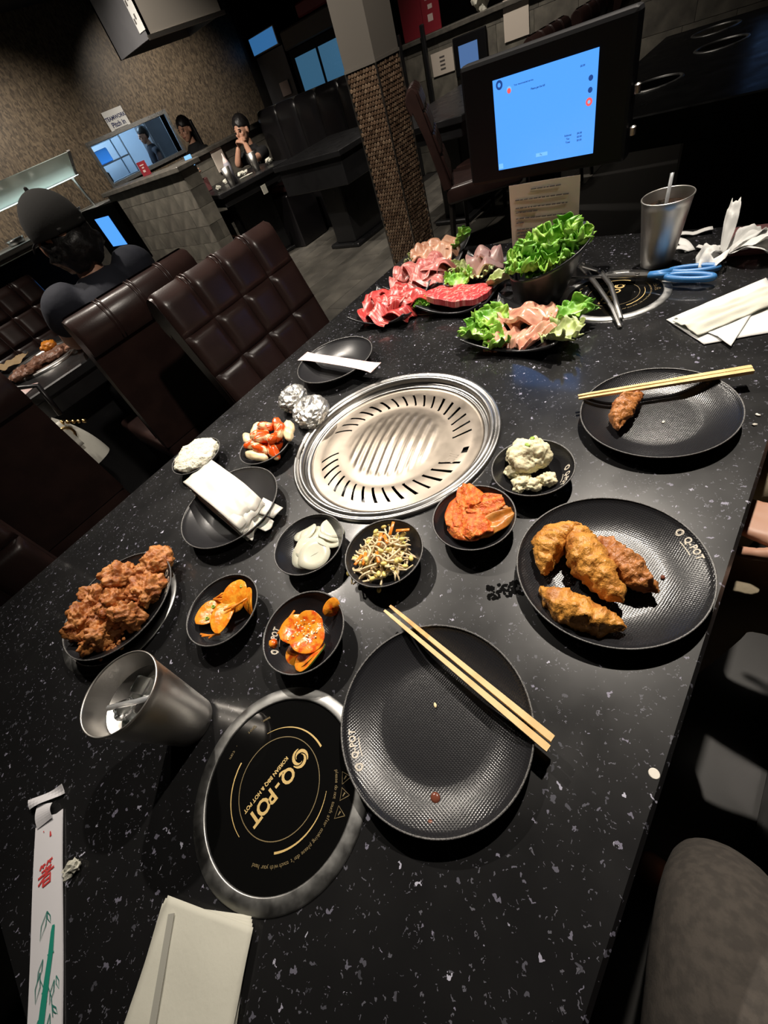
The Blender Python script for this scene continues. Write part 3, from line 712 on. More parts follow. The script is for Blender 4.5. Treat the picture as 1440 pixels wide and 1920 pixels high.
# ---- induction hobs
def arc_text(txt, size, r, a0, a1, outward, mb):
    n = len(txt)
    for i, ch in enumerate(txt):
        if ch == ' ': continue
        a = radians(a0 + (a1 - a0) * (i + 0.5) / n); tv, tf = text_mesh(ch, size)
        rot = a - pi / 2 if outward else a + pi / 2
        m_ = Matrix.Translation((r * cos(a), r * sin(a), 0)) @ Matrix.Rotation(rot, 4, 'Z'); mb.add([m_ @ v for v in tv], tf)
def arc_stroke(r, a0, a1, w0, w1, mb, n=30):
    pts = [(r * cos(radians(a0 + (a1 - a0) * i / n)), r * sin(radians(a0 + (a1 - a0) * i / n))) for i in range(n + 1)]
    mb.add(*stroke(pts, [w0 + (w1 - w0) * i / n for i in range(n + 1)]))
def make_hob(label, loc):
    t = thing('induction_hob', label, 'hob', loc, 0, 'induction hobs let into the stone table')
    MB().lathe([(0.0925, -0.002), (0.0925, 0.0028), (0.094, 0.0032), (0.1065, 0.0026), (0.108, 0.0006)], 96).obj('steel_ring', 'steel_dull', t, smooth=True)
    MB().lathe([(0.0, 0.0012), (0.0925, 0.0012)], 96).obj('glass_disc', 'black_glass', t)
    z = Matrix.Translation((0, 0, 0.0018))
    def put(mb, nm, m): return MB().add([z @ Vector(v) for v in mb.v], mb.f).obj(nm, m, t)
    mb = MB()
    mb.lathe([(0.0494, 0), (0.0503, 0)], 90); put(mb, 'printed_circle', 'gold_dim')
    mb = MB(); arc_stroke(0.0605, 62, -16, 0.0004, 0.0022, mb); arc_stroke(0.060, 102, 176, 0.0016, 0.0006, mb); arc_stroke(0.0595, -60, -138, 0.0005, 0.0022, mb)
    put(mb, 'printed_arcs', 'gold')
    # logo, read from the far side of the table
    mb = MB(); m_ = Matrix.Rotation(radians(176), 4, 'Z')
    sv, sf = swirl(0.0112); mb.add([m_ @ (Vector(v) + Vector((-0.0345, 0.0, 0))) for v in sv], sf)
    for ch, x, y_, s in [('Q', -0.0135, 0.001, 0.021), ('-', 0.001, 0.0, 0.020), ('P', 0.0125, 0.0, 0.021), ('O', 0.0245, 0.0, 0.021), ('T', 0.0375, 0.0, 0.021)]:
        tv, tf = text_mesh(ch, s, True); mb.add([m_ @ (v + Vector((x, y_, 0))) for v in tv], tf)
    put(mb, 'logo', 'gold')
    mb = MB(); tv, tf = text_mesh('KOREAN BBQ & HOT POT', 0.0058, True); mb.add([m_ @ (v + Vector((0.009, -0.0135, 0))) for v in tv], tf); put(mb, 'lettering', 'gold')
    mb = MB(); arc_text('www.  qpot     . com', 0.0058, 0.0775, 56, 104, False, mb); arc_text('please do not touch after cooking please don\'t touch with your hand', 0.0052, 0.0705, -43, -158, True, mb); put(mb, 'lettering', 'gold_dim')
    mb = MB()
    for a in (-50, -61, -73):
        c = Vector((0.0805 * cos(radians(a)), 0.0805 * sin(radians(a)))); tri = [c + Vector((cos(radians(a) + k * 2 * pi / 3), sin(radians(a) + k * 2 * pi / 3))) * 0.0068 for k in range(3)]
        mb.add(*stroke([tri[0], tri[1], tri[2], tri[0]], [0.0007] * 4)); mb.add(*stroke([c + Vector((0.002, 0)), c - Vector((0.002, 0))], [0.0016, 0.0008]))
    put(mb, 'warning_triangles', 'gold_dim')
    return t
make_hob('black glass induction hob with gold logo nearest the camera', (-0.11, 0.263, TZ))
make_hob('black glass induction hob with tongs across it near the far steel cup', (0.976, 0.267, TZ))
make_hob('black glass induction hob mostly hidden under the fried chicken plate', (-0.11, 0.71, TZ))
make_hob('black glass induction hob hidden under the raw meat trays', (0.976, 0.71, TZ))
# ---- black stoneware
def dish_mesh(prof, name, m, n=96): return MB().lathe(prof, n, cap0=True, cap1=False).mesh(name, m, True)
def dish_profile(R, h, floor_r, t=0.0035, foot=None):
    """closed profile from the underside centre to the inside centre"""
    foot = foot or floor_r * 0.8
    out = [(0.0005, 0.002), (foot - 0.004, 0.002), (foot - 0.003, 0.0), (foot, 0.0), (foot + 0.001, 0.003)]
    for i in range(1, 9):
        q = i / 8; r = foot + (R - foot) * q; out.append((r, 0.003 + (h - 0.003) * max(0, (r - floor_r * 0.9) / (R - floor_r * 0.9)) ** 1.75))
    ins = []
    for i in range(0, 15):
        q = i / 14; r = (R - 0.0015) * (1 - q) + 0.0005 * q; z = t + (h - t + 0.0002) * max(0, (r - floor_r) / (R - floor_r)) ** 1.75
        ins.append((r, z))
    return out + [(R, h + 0.0006)] + ins
def z_in(R, h, floor_r, r, t=0.0035): return t + (h - t) * max(0, (r - floor_r) / (R - floor_r)) ** 1.75
PLATE = (0.1055, 0.021, 0.060); MED = (0.0995, 0.030, 0.050); BOWL = (0.0592, 0.030, 0.026)
ME = {}
for k, (R, h, fr) in dict(plate=PLATE, med=MED, bowl=BOWL).items():
    ME[k] = dish_mesh(dish_profile(R, h, fr), 'dish', 'plate' if k != 'med' else 'plate_smooth') if k != 'bowl' else dish_mesh(dish_profile(R, h, fr), 'dish', 'bowl_hatch')
    mb = MB(); mb.lathe([(R - 0.0016, h + 0.0004), (R - 0.0006, h + 0.0012), (R + 0.0003, h + 0.0006), (R + 0.0003, h - 0.0006)], 160); ME[k + '_rim'] = mb.mesh('rim_wear', 'rim_wear', True)
def logo_on(t, spec, r, a0, a1, flip=False):
    """whirlpool mark and name printed along the rim, following its slope"""
    R, h, fr = spec; mb = MB(); n = 5.6
    items = [('@', 0.0), ('Q', 1.75), ('-', 2.5), ('P', 3.15), ('O', 4.0), ('T', 5.0)]
    span = abs(radians(a1 - a0)) * r; s = span / 5.0
    for ch, u in items:
        a = radians(a0 + (a1 - a0) * u / 5.0)
        tv, tf = swirl(s * 0.62) if ch == '@' else text_mesh(ch, s * 1.25, True)
        if ch == '@': tv = [Vector(v) for v in tv]
        m_ = Matrix.Translation((r * cos(a), r * sin(a), 0)) @ Matrix.Rotation(a - pi / 2, 4, 'Z'); mb.add([m_ @ v for v in tv], tf)
    m2 = [Vector(v) for v in mb.v]
    mb2 = MB().add([(v.x, v.y, z_in(R, h, fr, hypot(v.x, v.y)) + 0.0012) for v in m2], mb.f)
    mb2.obj('printed_logo', 'white_print', t)
    mb = MB(); pts = [((r - s * 0.85) * cos(radians(a0 + (a1 - a0) * q / 12)), (r - s * 0.85) * sin(radians(a0 + (a1 - a0) * q / 12))) for q in range(3, 11)]
    sv, sf = stroke(pts, [s * 0.12] * len(pts)); MB().add([(v[0], v[1], z_in(R, h, fr, hypot(v[0], v[1])) + 0.0012) for v in sv], sf).obj('printed_tagline', 'white_print', t)
def dish(kind, name, label, cat, x, y, logo=None, group=None, tilt=(0, 0), dz=0.0):
    t = thing(name, label, cat, (x, y, TZ + dz), 0, group)
    if tilt != (0, 0): t.rotation_euler = (tilt[0], tilt[1], 0)
    link('body', ME[kind], t); link('rim', ME[kind + '_rim'], t)
    if logo: logo_on(t, dict(plate=PLATE, med=MED, bowl=BOWL)[kind], *logo)
    return t
dish('plate', 'dinner_plate', 'empty round black plate with chopsticks across it beside the near hob', 'plate', 0.044, 0.147, (0.094, 153.5, 131.5))
dish('plate', 'dinner_plate', 'round black plate holding four fried dumplings at the table edge', 'plate', 0.304, 0.055, (0.0965, -34.7, -57.2))
dish('plate', 'dinner_plate', 'round black plate holding one dumpling under chopsticks', 'plate', 0.597, 0.084)
dish('med', 'side_plate', 'black plate heaped with fried chicken at the left', 'plate', -0.095, 0.692, (0.086, -17.6, -49.8), dz=0.003)
dish('med', 'side_plate', 'black plate under the stack of white rice sheets', 'plate', 0.146, 0.669)
dish('med', 'side_plate', 'empty black plate with a paper chopstick sleeve across it', 'plate', 0.606, 0.792)
for nm, x, y, lg in [('bean sprout salad', 0.192, 0.323, None), ('thin white radish slices', 0.151, 0.448, None), ('sauced cucumber slices', 0.039, 0.350, (0.049, 151, 112)),
                     ('red cabbage kimchi', 0.300, 0.235, None), ('mashed potato salad', 0.418, 0.200, (0.049, -60, -100)), ('orange pickled radish', -0.002, 0.496, None),
                     ('rice cakes in red sauce', 0.300, 0.731, None), ('minced garlic', 0.212, 0.889, None)]:
    dish('bowl', 'side_dish_bowl', 'small black bowl holding ' + nm, 'bowl', x, y, lg, 'small black side dish bowls')
# ---- steel cups
def cup(label, x, y, drink, straw_pts, level):
    t = thing('steel_cup', label, 'cup', (x, y, TZ))
    H_, rb, rt = 0.13, 0.0305, 0.0455
    prof = [(0.0005, 0.003), (rb - 0.004, 0.003), (rb - 0.002, 0.0), (rb, 0.001)]
    prof += [(rb + (rt - rb) * q / 10, 0.001 + (H_ - 0.004) * q / 10) for q in range(1, 11)]
    prof += [(rt + 0.0014, H_ - 0.0025), (rt + 0.0016, H_ - 0.0008), (rt + 0.0006, H_ + 0.0004), (rt - 0.0008, H_ - 0.0004), (rt - 0.0012, H_ - 0.002)]
    prof += [(rt - 0.0012 - (rt - rb) * q / 8, H_ - 0.003 - (H_ - 0.008) * q / 8) for q in range(1, 9)] + [(0.0005, 0.005)]
    MB().lathe(prof, 72).obj('body', 'cup_steel', t, smooth=True)
    rl = rb + (rt - rb) * level / H_ - 0.0018
    MB().lathe([(0.0005, level), (rl * 0.5, level + 0.0006), (rl, level)], 48).obj('drink', drink, t, smooth=True)
    MB().tube(straw_pts, 0.0034, 10).obj('straw', 'straw', t, smooth=True)
    for k, (ix, iy, a) in enumerate([(0.012, 0.01, 0.4), (-0.016, 0.006, 1.1), (0.002, -0.018, 0.2)]):
        MB().rbox((-0.010, -0.010, -0.008), (0.010, 0.010, 0.006), 0.003, Matrix.Translation((ix, iy, level)) @ Matrix.Rotation(a, 4, 'Z') @ Matrix.Rotation(0.3, 4, 'X'), 2).obj('ice_cube', 'clear', t, smooth=True)
    return t
cup('stainless steel cup of iced water with a straw lying inside, by the near hob', -0.134, 0.425, 'water', [(-0.026, 0.022, 0.105), (0.0, -0.008, 0.107), (0.022, -0.028, 0.106)], 0.100)
cup('stainless steel cup with a clear straw standing up behind the scissors', 1.113, 0.223, 'cola', [(-0.012, -0.004, 0.03), (-0.004, 0.0, 0.112), (0.013, 0.002, 0.163)], 0.110)
# ---- chopsticks
def chopstick(label, a, b, group, stain=False):
    a, b = Vector(a), Vector(b); d = b - a; ln = d.length
    t = thing('chopstick', label, 'chopstick', a, 0, group); t.rotation_euler = d.to_track_quat('X', 'Z').to_euler()
    mb = MB(); vs = []; st = [(0, 0.0016), (0.06, 0.0022), (0.35, 0.0026), (0.75, 0.0033), (0.985, 0.0036), (1, 0.0034)]
    def seg(s_): 
        m2 = MB(); V = []
        for q, r in s_: V += [(q * ln, -r, -r * 0.8), (q * ln, r, -r * 0.8), (q * ln, r, r * 0.8), (q * ln, -r, r * 0.8)]
        n = len(s_); F = [(4 * i + k, 4 * i + (k + 1) % 4, 4 * i + 4 + (k + 1) % 4, 4 * i + 4 + k) for i in range(n - 1) for k in range(4)]
        F += [(3, 2, 1, 0), tuple(4 * (n - 1) + k for k in range(4))]; return m2.add(V, F)
    if stain:
        seg([(0, 0.0016), (0.06, 0.0022), (0.30, 0.0026)]).obj('sauced_tip', 'bamboo_stain', t); seg([(0.30, 0.0026), (0.75, 0.0033), (0.985, 0.0036), (1, 0.0034)]).obj('shaft', 'bamboo', t)
    else:
        seg(st[:3]).obj('tip', 'bamboo', t); seg(st[2:]).obj('shaft', 'bamboo', t)
    return t
zc = TZ + 0.0258
chopstick('bamboo chopstick with a red-stained tip on the empty plate', (0.1275, 0.2645, zc), (0.0905, 0.034, zc), 'chopsticks on the empty plate', True)
chopstick('plain-tipped bamboo chopstick beside the stained one on the empty plate', (0.1185, 0.2675, zc), (0.0805, 0.034, zc), 'chopsticks on the empty plate', False)
chopstick('bamboo chopstick on the single-dumpling plate, the one farther from the camera', (0.597, 0.200, zc), (0.7145, -0.008, zc), 'chopsticks on the dumpling plate')
chopstick('bamboo chopstick on the single-dumpling plate, the one nearer the camera', (0.590, 0.1965, zc), (0.7065, -0.0115, zc), 'chopsticks on the dumpling plate')
# ---- paper
def ribbon_sheet(name, label, cat, pts, m, z, group=None):
    pass
sl_t = thing('chopstick_sleeve', 'printed paper chopstick sleeve with green bamboo and red characters lying near the hob', 'sleeve', (-0.36, 0.40, TZ))
ax = Vector((-0.3866, 0.326)) - Vector((-0.3195, 0.506)); ax.normalize(); ay = Vector((-ax.y, ax.x))  # along the sleeve, away from the torn end
org = Vector((-0.3195, 0.506)) - Vector((-0.36, 0.40))
def SP(u, v, z=0.0): p = org + ax * u + ay * v; return Vector((p.x, p.y, z))
W_ = 0.0185
def sl(u, v, z): return SP(u, v, z + 0.0012 + 0.0012 * sin(u * 30) * 0.5)
mb = MB(); L_ = 0.235
mb.grid(lambda a, b: sl(a * L_ + (0.006 * (sin(b * 9) * 0.5) if a == 0 else 0), (b - 0.5) * 2 * W_, 0.0006), 30, 4, 0.0006); mb.obj('paper_tube', 'sleeve', sl_t)
mb = MB(); mb.grid(lambda a, b: sl(0.01 + a * (L_ - 0.01), W_ - 0.0062 + b * 0.0060, 0.0014), 20, 2, 0.0004); mb.obj('folded_seam', 'sleeve', sl_t)
mb = MB(); mb.grid(lambda a, b: SP(0.004 - 0.030 * a + 0.012 * b * (a), (b - 0.5) * 0.022 - 0.004 + 0.0 * a, 0.0024 + 0.004 * sin(a * 3) + 0.002 * b), 8, 4, 0.0005); mb.obj('torn_flap', 'sleeve', sl_t)
mb = MB(); mb.grid(lambda a, b: SP(-0.026 - 0.012 * b + 0.010 * a, -0.024 + 0.046 * a, 0.006 + 0.003 * sin(a * 5 + b * 2)), 10, 3, 0.0005); mb.obj('curled_end', 'sleeve', sl_t)
def ink(strokes, m, nm='printed_mark', z=0.0028):
    mb = MB()
    for pts, ws in strokes:
        sv, sf = stroke(pts, ws); mb.add([sl(v[0], v[1], z - 0.0012) for v in sv], sf)
    return mb.obj(nm, m, sl_t)
# a brushed character for chopsticks, drawn stroke by stroke (u along the sleeve, v across)
def CH(s, u0=0.062, v0=-0.001, k=0.0105): return [(u0 + y * k, v0 + x * k) for x, y in s]
chs = [[(-0.55, -1.1), (-0.75, -0.7)], [(-0.65, -0.95), (-0.1, -1.0)], [(-0.4, -0.95), (-0.35, -0.7)], [(0.25, -1.15), (0.05, -0.75)], [(0.15, -1.0), (0.75, -1.1)], [(0.45, -1.0), (0.5, -0.75)],
       [(-0.55, -0.35), (0.55, -0.45)], [(0.0, -0.65), (-0.05, 0.0)], [(-0.95, 0.05), (0.95, -0.1)], [(0.6, -0.55), (0.1, 0.1), (-0.9, 0.75)],
       [(-0.3, 0.3), (-0.35, 1.15)], [(-0.3, 0.3), (0.5, 0.25), (0.45, 1.15)], [(-0.3, 0.7), (0.45, 0.65)], [(-0.35, 1.1), (0.45, 1.05)]]
ink([(CH(s), [0.0021] * len(s)) for s in chs] + [([(0.018, 0.003), (0.024, 0.0035)], [0.0012, 0.0026]), ([(0.012, -0.006), (0.0135, -0.006)], [0.0012, 0.0012])], 'red_ink', 'red_character')
stalk = [(0.118, 0.0085), (0.123, 0.0075), (0.140, 0.0055), (0.158, 0.002), (0.176, -0.001), (0.200, -0.0045), (0.235, -0.0065)]
ink([(stalk, [0.003, 0.0042, 0.0056, 0.0060, 0.0066, 0.0070, 0.0076])] + [([(u, v - 0.0036), (u + 0.001, v + 0.0036)], [0.0012, 0.0012]) for u, v in [(0.1405, 0.0055), (0.168, 0.0), (0.2, -0.0045)]], 'green_ink', 'bamboo_stalk')
def leaf_(u, v, du, dv): return ([(u, v), (u + du * 0.5 - dv * 0.12, v + dv * 0.5 + du * 0.12), (u + du, v + dv), (u + du * 0.5 + dv * 0.12, v + dv * 0.5 - du * 0.12), (u, v)], [0.0009] * 5)
lv = [leaf_(0.101, 0.001, 0.022, -0.008), leaf_(0.101, 0.001, 0.013, 0.004), leaf_(0.150, -0.006, 0.022, -0.004), leaf_(0.141, -0.003, 0.016, -0.006), leaf_(0.165, 0.010, 0.016, -0.005), leaf_(0.163, 0.012, 0.012, 0.003),
      leaf_(0.188, 0.006, 0.022, -0.004), leaf_(0.183, 0.008, 0.010, 0.006), leaf_(0.200, 0.004, 0.018, -0.001), leaf_(0.186, -0.006, 0.012, -0.004)]
ink(lv + [([(0.160, 0.001), (0.176, 0.007), (0.192, 0.009)], [0.0007] * 3), ([(0.166, -0.001), (0.155, -0.006)], [0.0007] * 2)], 'green_line', 'bamboo_leaves')
# torn scrap beside the sleeve
tag(blob((0.010, 0.006, 0.004), 0.006, 190, 4, 3, at=(-0.316, 0.421, TZ + 0.0055)).obj('paper_scrap', 'napkin', smooth=False), 'small crumpled cream paper scrap beside the chopstick sleeve', 'scrap')
# folded napkin near the camera
nk = thing('folded_napkin', 'stack of folded cream napkins at the near edge of the table', 'napkin', (-0.26, 0.235, TZ))
def quad_sheet(P, z, wob, seed, th=0.0006, n=16):
    A, B, C_, D = [Vector((p[0], p[1], 0)) for p in P]
    def fn(a, b):
        p = (A * (1 - a) + B * a) * (1 - b) + (D * (1 - a) + C_ * a) * b
        return Vector((p.x, p.y, z + wob * (0.6 + noise.noise(Vector((p.x * 28 + seed, p.y * 28, seed))))))
    return MB().grid(fn, n, n, th)
o_ = Vector((-0.26, 0.235))
def rel(*ps): return [Vector(p) - o_ for p in ps]
for k in range(4):
    s_ = 0.0035 * k
    quad_sheet(rel((-0.258 + s_, 0.2965 - s_ * 0.3), (-0.2005 - 0.0005 * k, 0.2075 - s_), (-0.272 - s_ * 0.3, 0.152), (-0.338 + s_ * 0.4, 0.246)), 0.0015 + 0.0022 * k, 0.0012, k * 5).obj('napkin_layer', 'napkin', nk, smooth=True)
mb = MB().grid(lambda a, b: Vector((*(rel((-0.254, 0.279))[0] * (1 - a) + rel((-0.312, 0.224))[0] * a + Vector((0.005 * b, -0.005 * b))), 0.0112)), 10, 1, 0.0005); mb.obj('fold_crease', 'crease', nk)
# sleeve on the empty plate
ps = thing('chopstick_sleeve', 'pale pink printed chopstick sleeve lying across the empty plate by the chair', 'sleeve', (0.594, 0.775, TZ + 0.0315))
dr = Vector((0.591, 0.642)) - Vector((0.5975, 0.9025)); dl = dr.length; dr.normalize(); pr = Vector((-dr.y, dr.x))
def PS(u, v, z): p = Vector((0.5975, 0.9025)) - Vector((0.594, 0.775)) + dr * u + pr * v; return Vector((p.x, p.y, z))
MB().grid(lambda a, b: PS(a * dl, (b - 0.5) * (0.030 + 0.010 * abs(2 * a - 1) ** 6), 0.001 + 0.002 * sin(a * pi)), 24, 4, 0.0008).obj('paper_tube', 'pink_sleeve', ps)
MB().box((-0.1, -0.004, -0.0075), (0.1, 0.004, -0.0005), Matrix.Translation(PS(dl / 2, 0, 0)) @ Matrix.Rotation(atan2(dr.y, dr.x), 4, 'Z')).obj('wrapped_chopsticks', 'bamboo', ps)
# napkin with a damp folded wipe at the right
nr = thing('paper_napkin', 'white paper napkin with a damp crumpled wipe on it at the right edge', 'napkin', (0.88, 0.04, TZ))
o_ = Vector((0.88, 0.04))
quad_sheet(rel((0.880, 0.142), (0.806, 0.066), (0.870, -0.048), (1.035, 0.020)), 0.0018, 0.0015, 3, n=18).obj('napkin_layer', 'paper', nr, smooth=True)
quad_sheet(rel((0.884, 0.132), (0.826, 0.052), (0.800, 0.028), (0.995, 0.010)), 0.0045, 0.002, 9, n=18).obj('napkin_layer', 'paper', nr, smooth=True)
def wipe(a, b):
    x = 0.845 + 0.13 * a; y_ = 0.105 - 0.115 * a; wv = (b - 0.5) * (0.066 - 0.016 * a)
    return Vector((x + wv * 0.66 - 0.88, y_ + wv * 0.75 - 0.04, 0.0085 + 0.003 * (1 - (2 * b - 1) ** 2) + 0.006 * noise.noise(Vector((a * 5, b * 5, 1)))))
MB().grid(wipe, 30, 20, 0.0012).obj('damp_wipe', 'napkin', nr, smooth=True)
# crumpled napkin and torn wrapper by the far cup
cn = thing('crumpled_napkin', 'twisted crumpled white napkin behind the scissors', 'napkin', (1.11, 0.085, TZ))
def petal(c, d, ln, w_, lift, seed, curl):
    d = Vector(d).normalized(); s_ = Vector((-d.y, d.x, 0))
    def fn(a, b):
        wv = w_ * (0.25 + 1.1 * sin(pi * min(a * 0.75 + 0.08, 1))) * (b - 0.5) * 2
        z = lift * a + curl * sin(a * pi) + 0.012 * noise.noise(Vector((a * 4 + seed, b * 3, seed))) * (0.3 + a) + 0.010 * abs(b - 0.5) * 2
        p = Vector(c) + d * (ln * a) + s_ * wv; return Vector((p.x, p.y, max(0.001, z + c[2])))
    return MB().grid(fn, 14, 8, 0.0008)
petal((0.0, 0.02, 0.010), (0.9, 0.12, 0), 0.07, 0.008, 0.070, 1, 0.008).obj('twisted_point', 'paper', cn, smooth=True)
petal((0.0, 0.02, 0.010), (-1, 0.25, 0), 0.065, 0.016, -0.008, 2, 0.018).obj('fold', 'paper', cn, smooth=True)
petal((0.0, 0.02, 0.010), (-0.6, 0.85, 0), 0.045, 0.015, -0.006, 3, 0.018).obj('fold', 'paper', cn, smooth=True)
petal((0.0, 0.01, 0.012), (0.35, -1, 0), 0.08, 0.018, 0.012, 4, 0.014).obj('fold', 'paper', cn, smooth=True)
petal((0.0, 0.01, 0.010), (-0.1, -1, 0), 0.08, 0.018, 0.0, 5, 0.016).obj('fold', 'paper', cn, smooth=True)
petal((0.01, 0.01, 0.012), (0.75, -0.6, 0), 0.07, 0.016, 0.012, 6, 0.014).obj('fold', 'paper', cn, smooth=True)
tw = thing('torn_wrapper', 'torn white chopstick wrapper strips between the far cup and crumpled napkin', 'wrapper', (1.20, 0.17, TZ))
for k, (p, q, w_) in enumerate([((-0.04, 0.0), (0.04, 0.055), 0.010), ((0.035, 0.05), (0.055, -0.02), 0.009), ((-0.03, -0.01), (-0.045, -0.08), 0.006), ((-0.035, 0.0), (-0.03, 0.05), 0.009)]):
    a_, b__ = Vector((*p, 0)), Vector((*q, 0)); d = (b__ - a_).normalized(); s_ = Vector((-d.y, d.x, 0))
    MB().grid(lambda a, b: a_ + (b__ - a_) * a + s_ * ((b - 0.5) * 2 * w_) + Vector((0, 0, 0.003 + 0.006 * abs(sin(a * 4 + k)))), 10, 3, 0.0008).obj('paper_strip', 'paper', tw, smooth=True)
tag(MB().rbox((1.13, 0.02, TZ + 0.0005), (1.255, 0.115, TZ + 0.009), 0.003, Matrix.Translation((1.2, 0.07, 0)) @ Matrix.Rotation(0.15, 4, 'Z') @ Matrix.Translation((-1.2, -0.07, 0)), 2).obj('napkin_tray', 'maroon_box'), 'flat dark maroon card holder behind the crumpled napkin', 'holder')
# ---- foil parcels
for lab, p, r, sd in [('crumpled silver foil parcel nearer the chair', (0.455, 0.805), (0.040, 0.030, 0.020), 3), ('crumpled silver foil parcel nearer the grill', (0.428, 0.715), (0.044, 0.036, 0.022), 8)]:
    tag(blob((r[0] * 1.08, r[1] * 1.08, r[2] * 1.1), 0.0050, 42, sd, 4, flat=-0.018, ridged=True, at=(p[0], p[1], TZ + 0.0195), rot=(0, 0, 0.6)).obj('foil_parcel', 'foil', smooth=False), lab, 'foil', 'foil parcels')
# ---- scissors
sc = thing('scissors', 'kitchen scissors with blue handles lying across the far hob', 'scissors', (1.028, 0.238, TZ + 0.016))
sa = Vector((1.023, 0.376)) - Vector((1.028, 0.238)); sc.rotation_euler = (0, 0, atan2(sa.y, sa.x))
for s_ in (1, -1):
    z0 = 0.001 * s_
    pts = [(-0.012, -0.007 * s_), (0.02, -0.008 * s_), (0.06, -0.0075 * s_), (0.139, -0.001 * s_), (0.139, 0.001 * s_), (0.06, 0.0018 * s_), (-0.01, 0.008 * s_), (-0.03, 0.0075 * s_), (-0.03, -0.004 * s_)]
    if s_ < 0: pts = pts[::-1]
    MB().poly(pts, z0 - 0.0010, z0 + 0.0010).obj('blade', 'steel', sc)
MB().lathe([(0.0005, 0.0045), (0.004, 0.0042), (0.0048, 0.003), (0.0048, -0.004)], 16).obj('pivot_screw', 'steel', sc)
for s_ in (1, -1):
    loop = []
    for i in range(25):
        a = 2 * pi * i / 24; e = 1.0
        loop.append((-0.098 + 0.040 * cos(a), s_ * (0.019 + 0.0105 * sin(a)) - 0.004 * s_ * cos(a), 0.0015 * s_))
    MB().tube(loop, 0.0062, 8, False).obj('handle', 'blue_plastic', sc, smooth=True)
    MB().tube([(-0.022, s_ * 0.004, 0.001 * s_), (-0.04, s_ * 0.006, 0.001 * s_), (-0.062, s_ * 0.012, 0.0015 * s_)], [0.0055, 0.0065, 0.0075], 8).obj('handle_neck', 'blue_plastic', sc, smooth=True)
for k in range(7): MB().box((-0.022 - k * 0.0042, -0.004, -0.003), (-0.020 - k * 0.0042, 0.0005, 0.003)).obj('grip_tooth', 'steel', sc)
# ---- tongs
tg = thing('tongs', 'dark steel tongs resting on the far induction hob under the scissors', 'tongs', (0.95, 0.29, TZ))
for k, P in enumerate([[(0.14, 0.085, 0.010), (0.085, 0.048, 0.014), (0.02, 0.005, 0.017), (-0.05, -0.045, 0.013), (-0.105, -0.079, 0.0035)], [(0.14, 0.085, 0.012), (0.10, 0.030, 0.016), (0.03, -0.015, 0.019), (-0.04, -0.050, 0.014), (-0.077, -0.072, 0.0045)]]):
    def fn(a, b, P=P):
        f = a * 4; i = min(int(f), 3); q = f - i; A, B = Vector(P[i]), Vector(P[i + 1]); p = A.lerp(B, q); d = (Vector(P[-1]) - Vector(P[0])).normalized(); s_ = Vector((-d.y, d.x, 0)); wv = 0.0055 + 0.004 * abs(a - 0.5) * (1 if a < .5 else -0.6)
        return p + s_ * ((b - 0.5) * 2 * wv) + Vector((0, 0, 0.002 * (1 - (2 * b - 1) ** 2)))
    MB().grid(fn, 24, 4, 0.0012).obj('arm', 'tongs', tg, smooth=True)
MB().tube([(0.138, 0.089, 0.009), (0.152, 0.088, 0.011), (0.142, 0.078, 0.011)], 0.004, 8).obj('spring_end', 'tongs', tg)
# ---- smear, crumbs, drops
random.seed(21)
mb = MB()
su = Vector((0.031, -0.038)).normalized(); sv_ = Vector((-su.y, su.x))
for i in range(70):
    q = Vector((0.2265, 0.154)) + su * random.uniform(-0.022, 0.022) + sv_ * random.uniform(-0.0105, 0.0095); r = random.uniform(0.0012, 0.0032); a0 = random.uniform(0, 6)
    mb.poly([(q.x + r * random.uniform(0.7, 1.3) * cos(a0 + a * pi / 4), q.y + r * random.uniform(0.7, 1.3) * sin(a0 + a * pi / 4)) for a in range(8)], TZ, TZ + 0.0003 + 0.000004 * i)
tag(mb.obj('dried_smear', 'stain'), 'rough black dried smear on the table beside the dumpling plate', 'stain')
for lab, x, y_, z, r, m in [('brown sauce drop on the empty plate', -0.016, 0.108, 0.0062, 0.0050, 'drop'), ('amber oil drop at the rim of the empty plate', -0.036, 0.100, 0.0125, 0.0032, 'drop')]:
    tag(blob((r, r, r * 0.45), 0.0003, 100, 3, 3, at=(x, y_, TZ + z)).obj('sauce_drop', m, smooth=True), lab, 'drop')
mbc = MB()
for x, y_ in [(0.660, 0.060), (0.615, 0.062)]: pass
for k, (lab, x, y_, z) in enumerate([('white rice crumb on the single-dumpling plate', 0.590, 0.070, 0.0045), ('white crumb on the stone beside the single-dumpling plate', 0.640, -0.035, 0.0012), ('smaller white crumb near the table edge by the single-dumpling plate', 0.618, -0.036, 0.0012), ('dark crumb on the four-dumpling plate', 0.322, 0.000, 0.0048), ('sesame seed in the middle of the empty plate', 0.058, 0.155, 0.0045), ('sesame seed on the upper left of the empty plate', 0.105, 0.192, 0.0045)]):
    tag(blob((0.0032, 0.002, 0.0012), 0.0012, 300, k, 2, at=(x, y_, TZ + z), rot=(0, 0, k)).obj('crumb', 'drop' if 'dark' in lab else ('sesame' if 'sesame' in lab else 'crumb'), smooth=True), lab, 'crumb')
tag(MB().lathe([(0.0, 0.0006), (0.0042, 0.0006), (0.0047, 0.0)], 20, (0.117, -0.049)).obj('white_dot', 'crumb', loc=(0, 0, TZ + 0.0003)), 'round pale dot sticker at the right edge of the stone table', 'sticker')
# ================================================================== food
def F(mb, name, m, label, cat, group=None, smooth=True, uv=None, kind=None):
    o = mb.obj(name, m, smooth=smooth, uv=uv); tag(o, label, cat, group, kind); return o
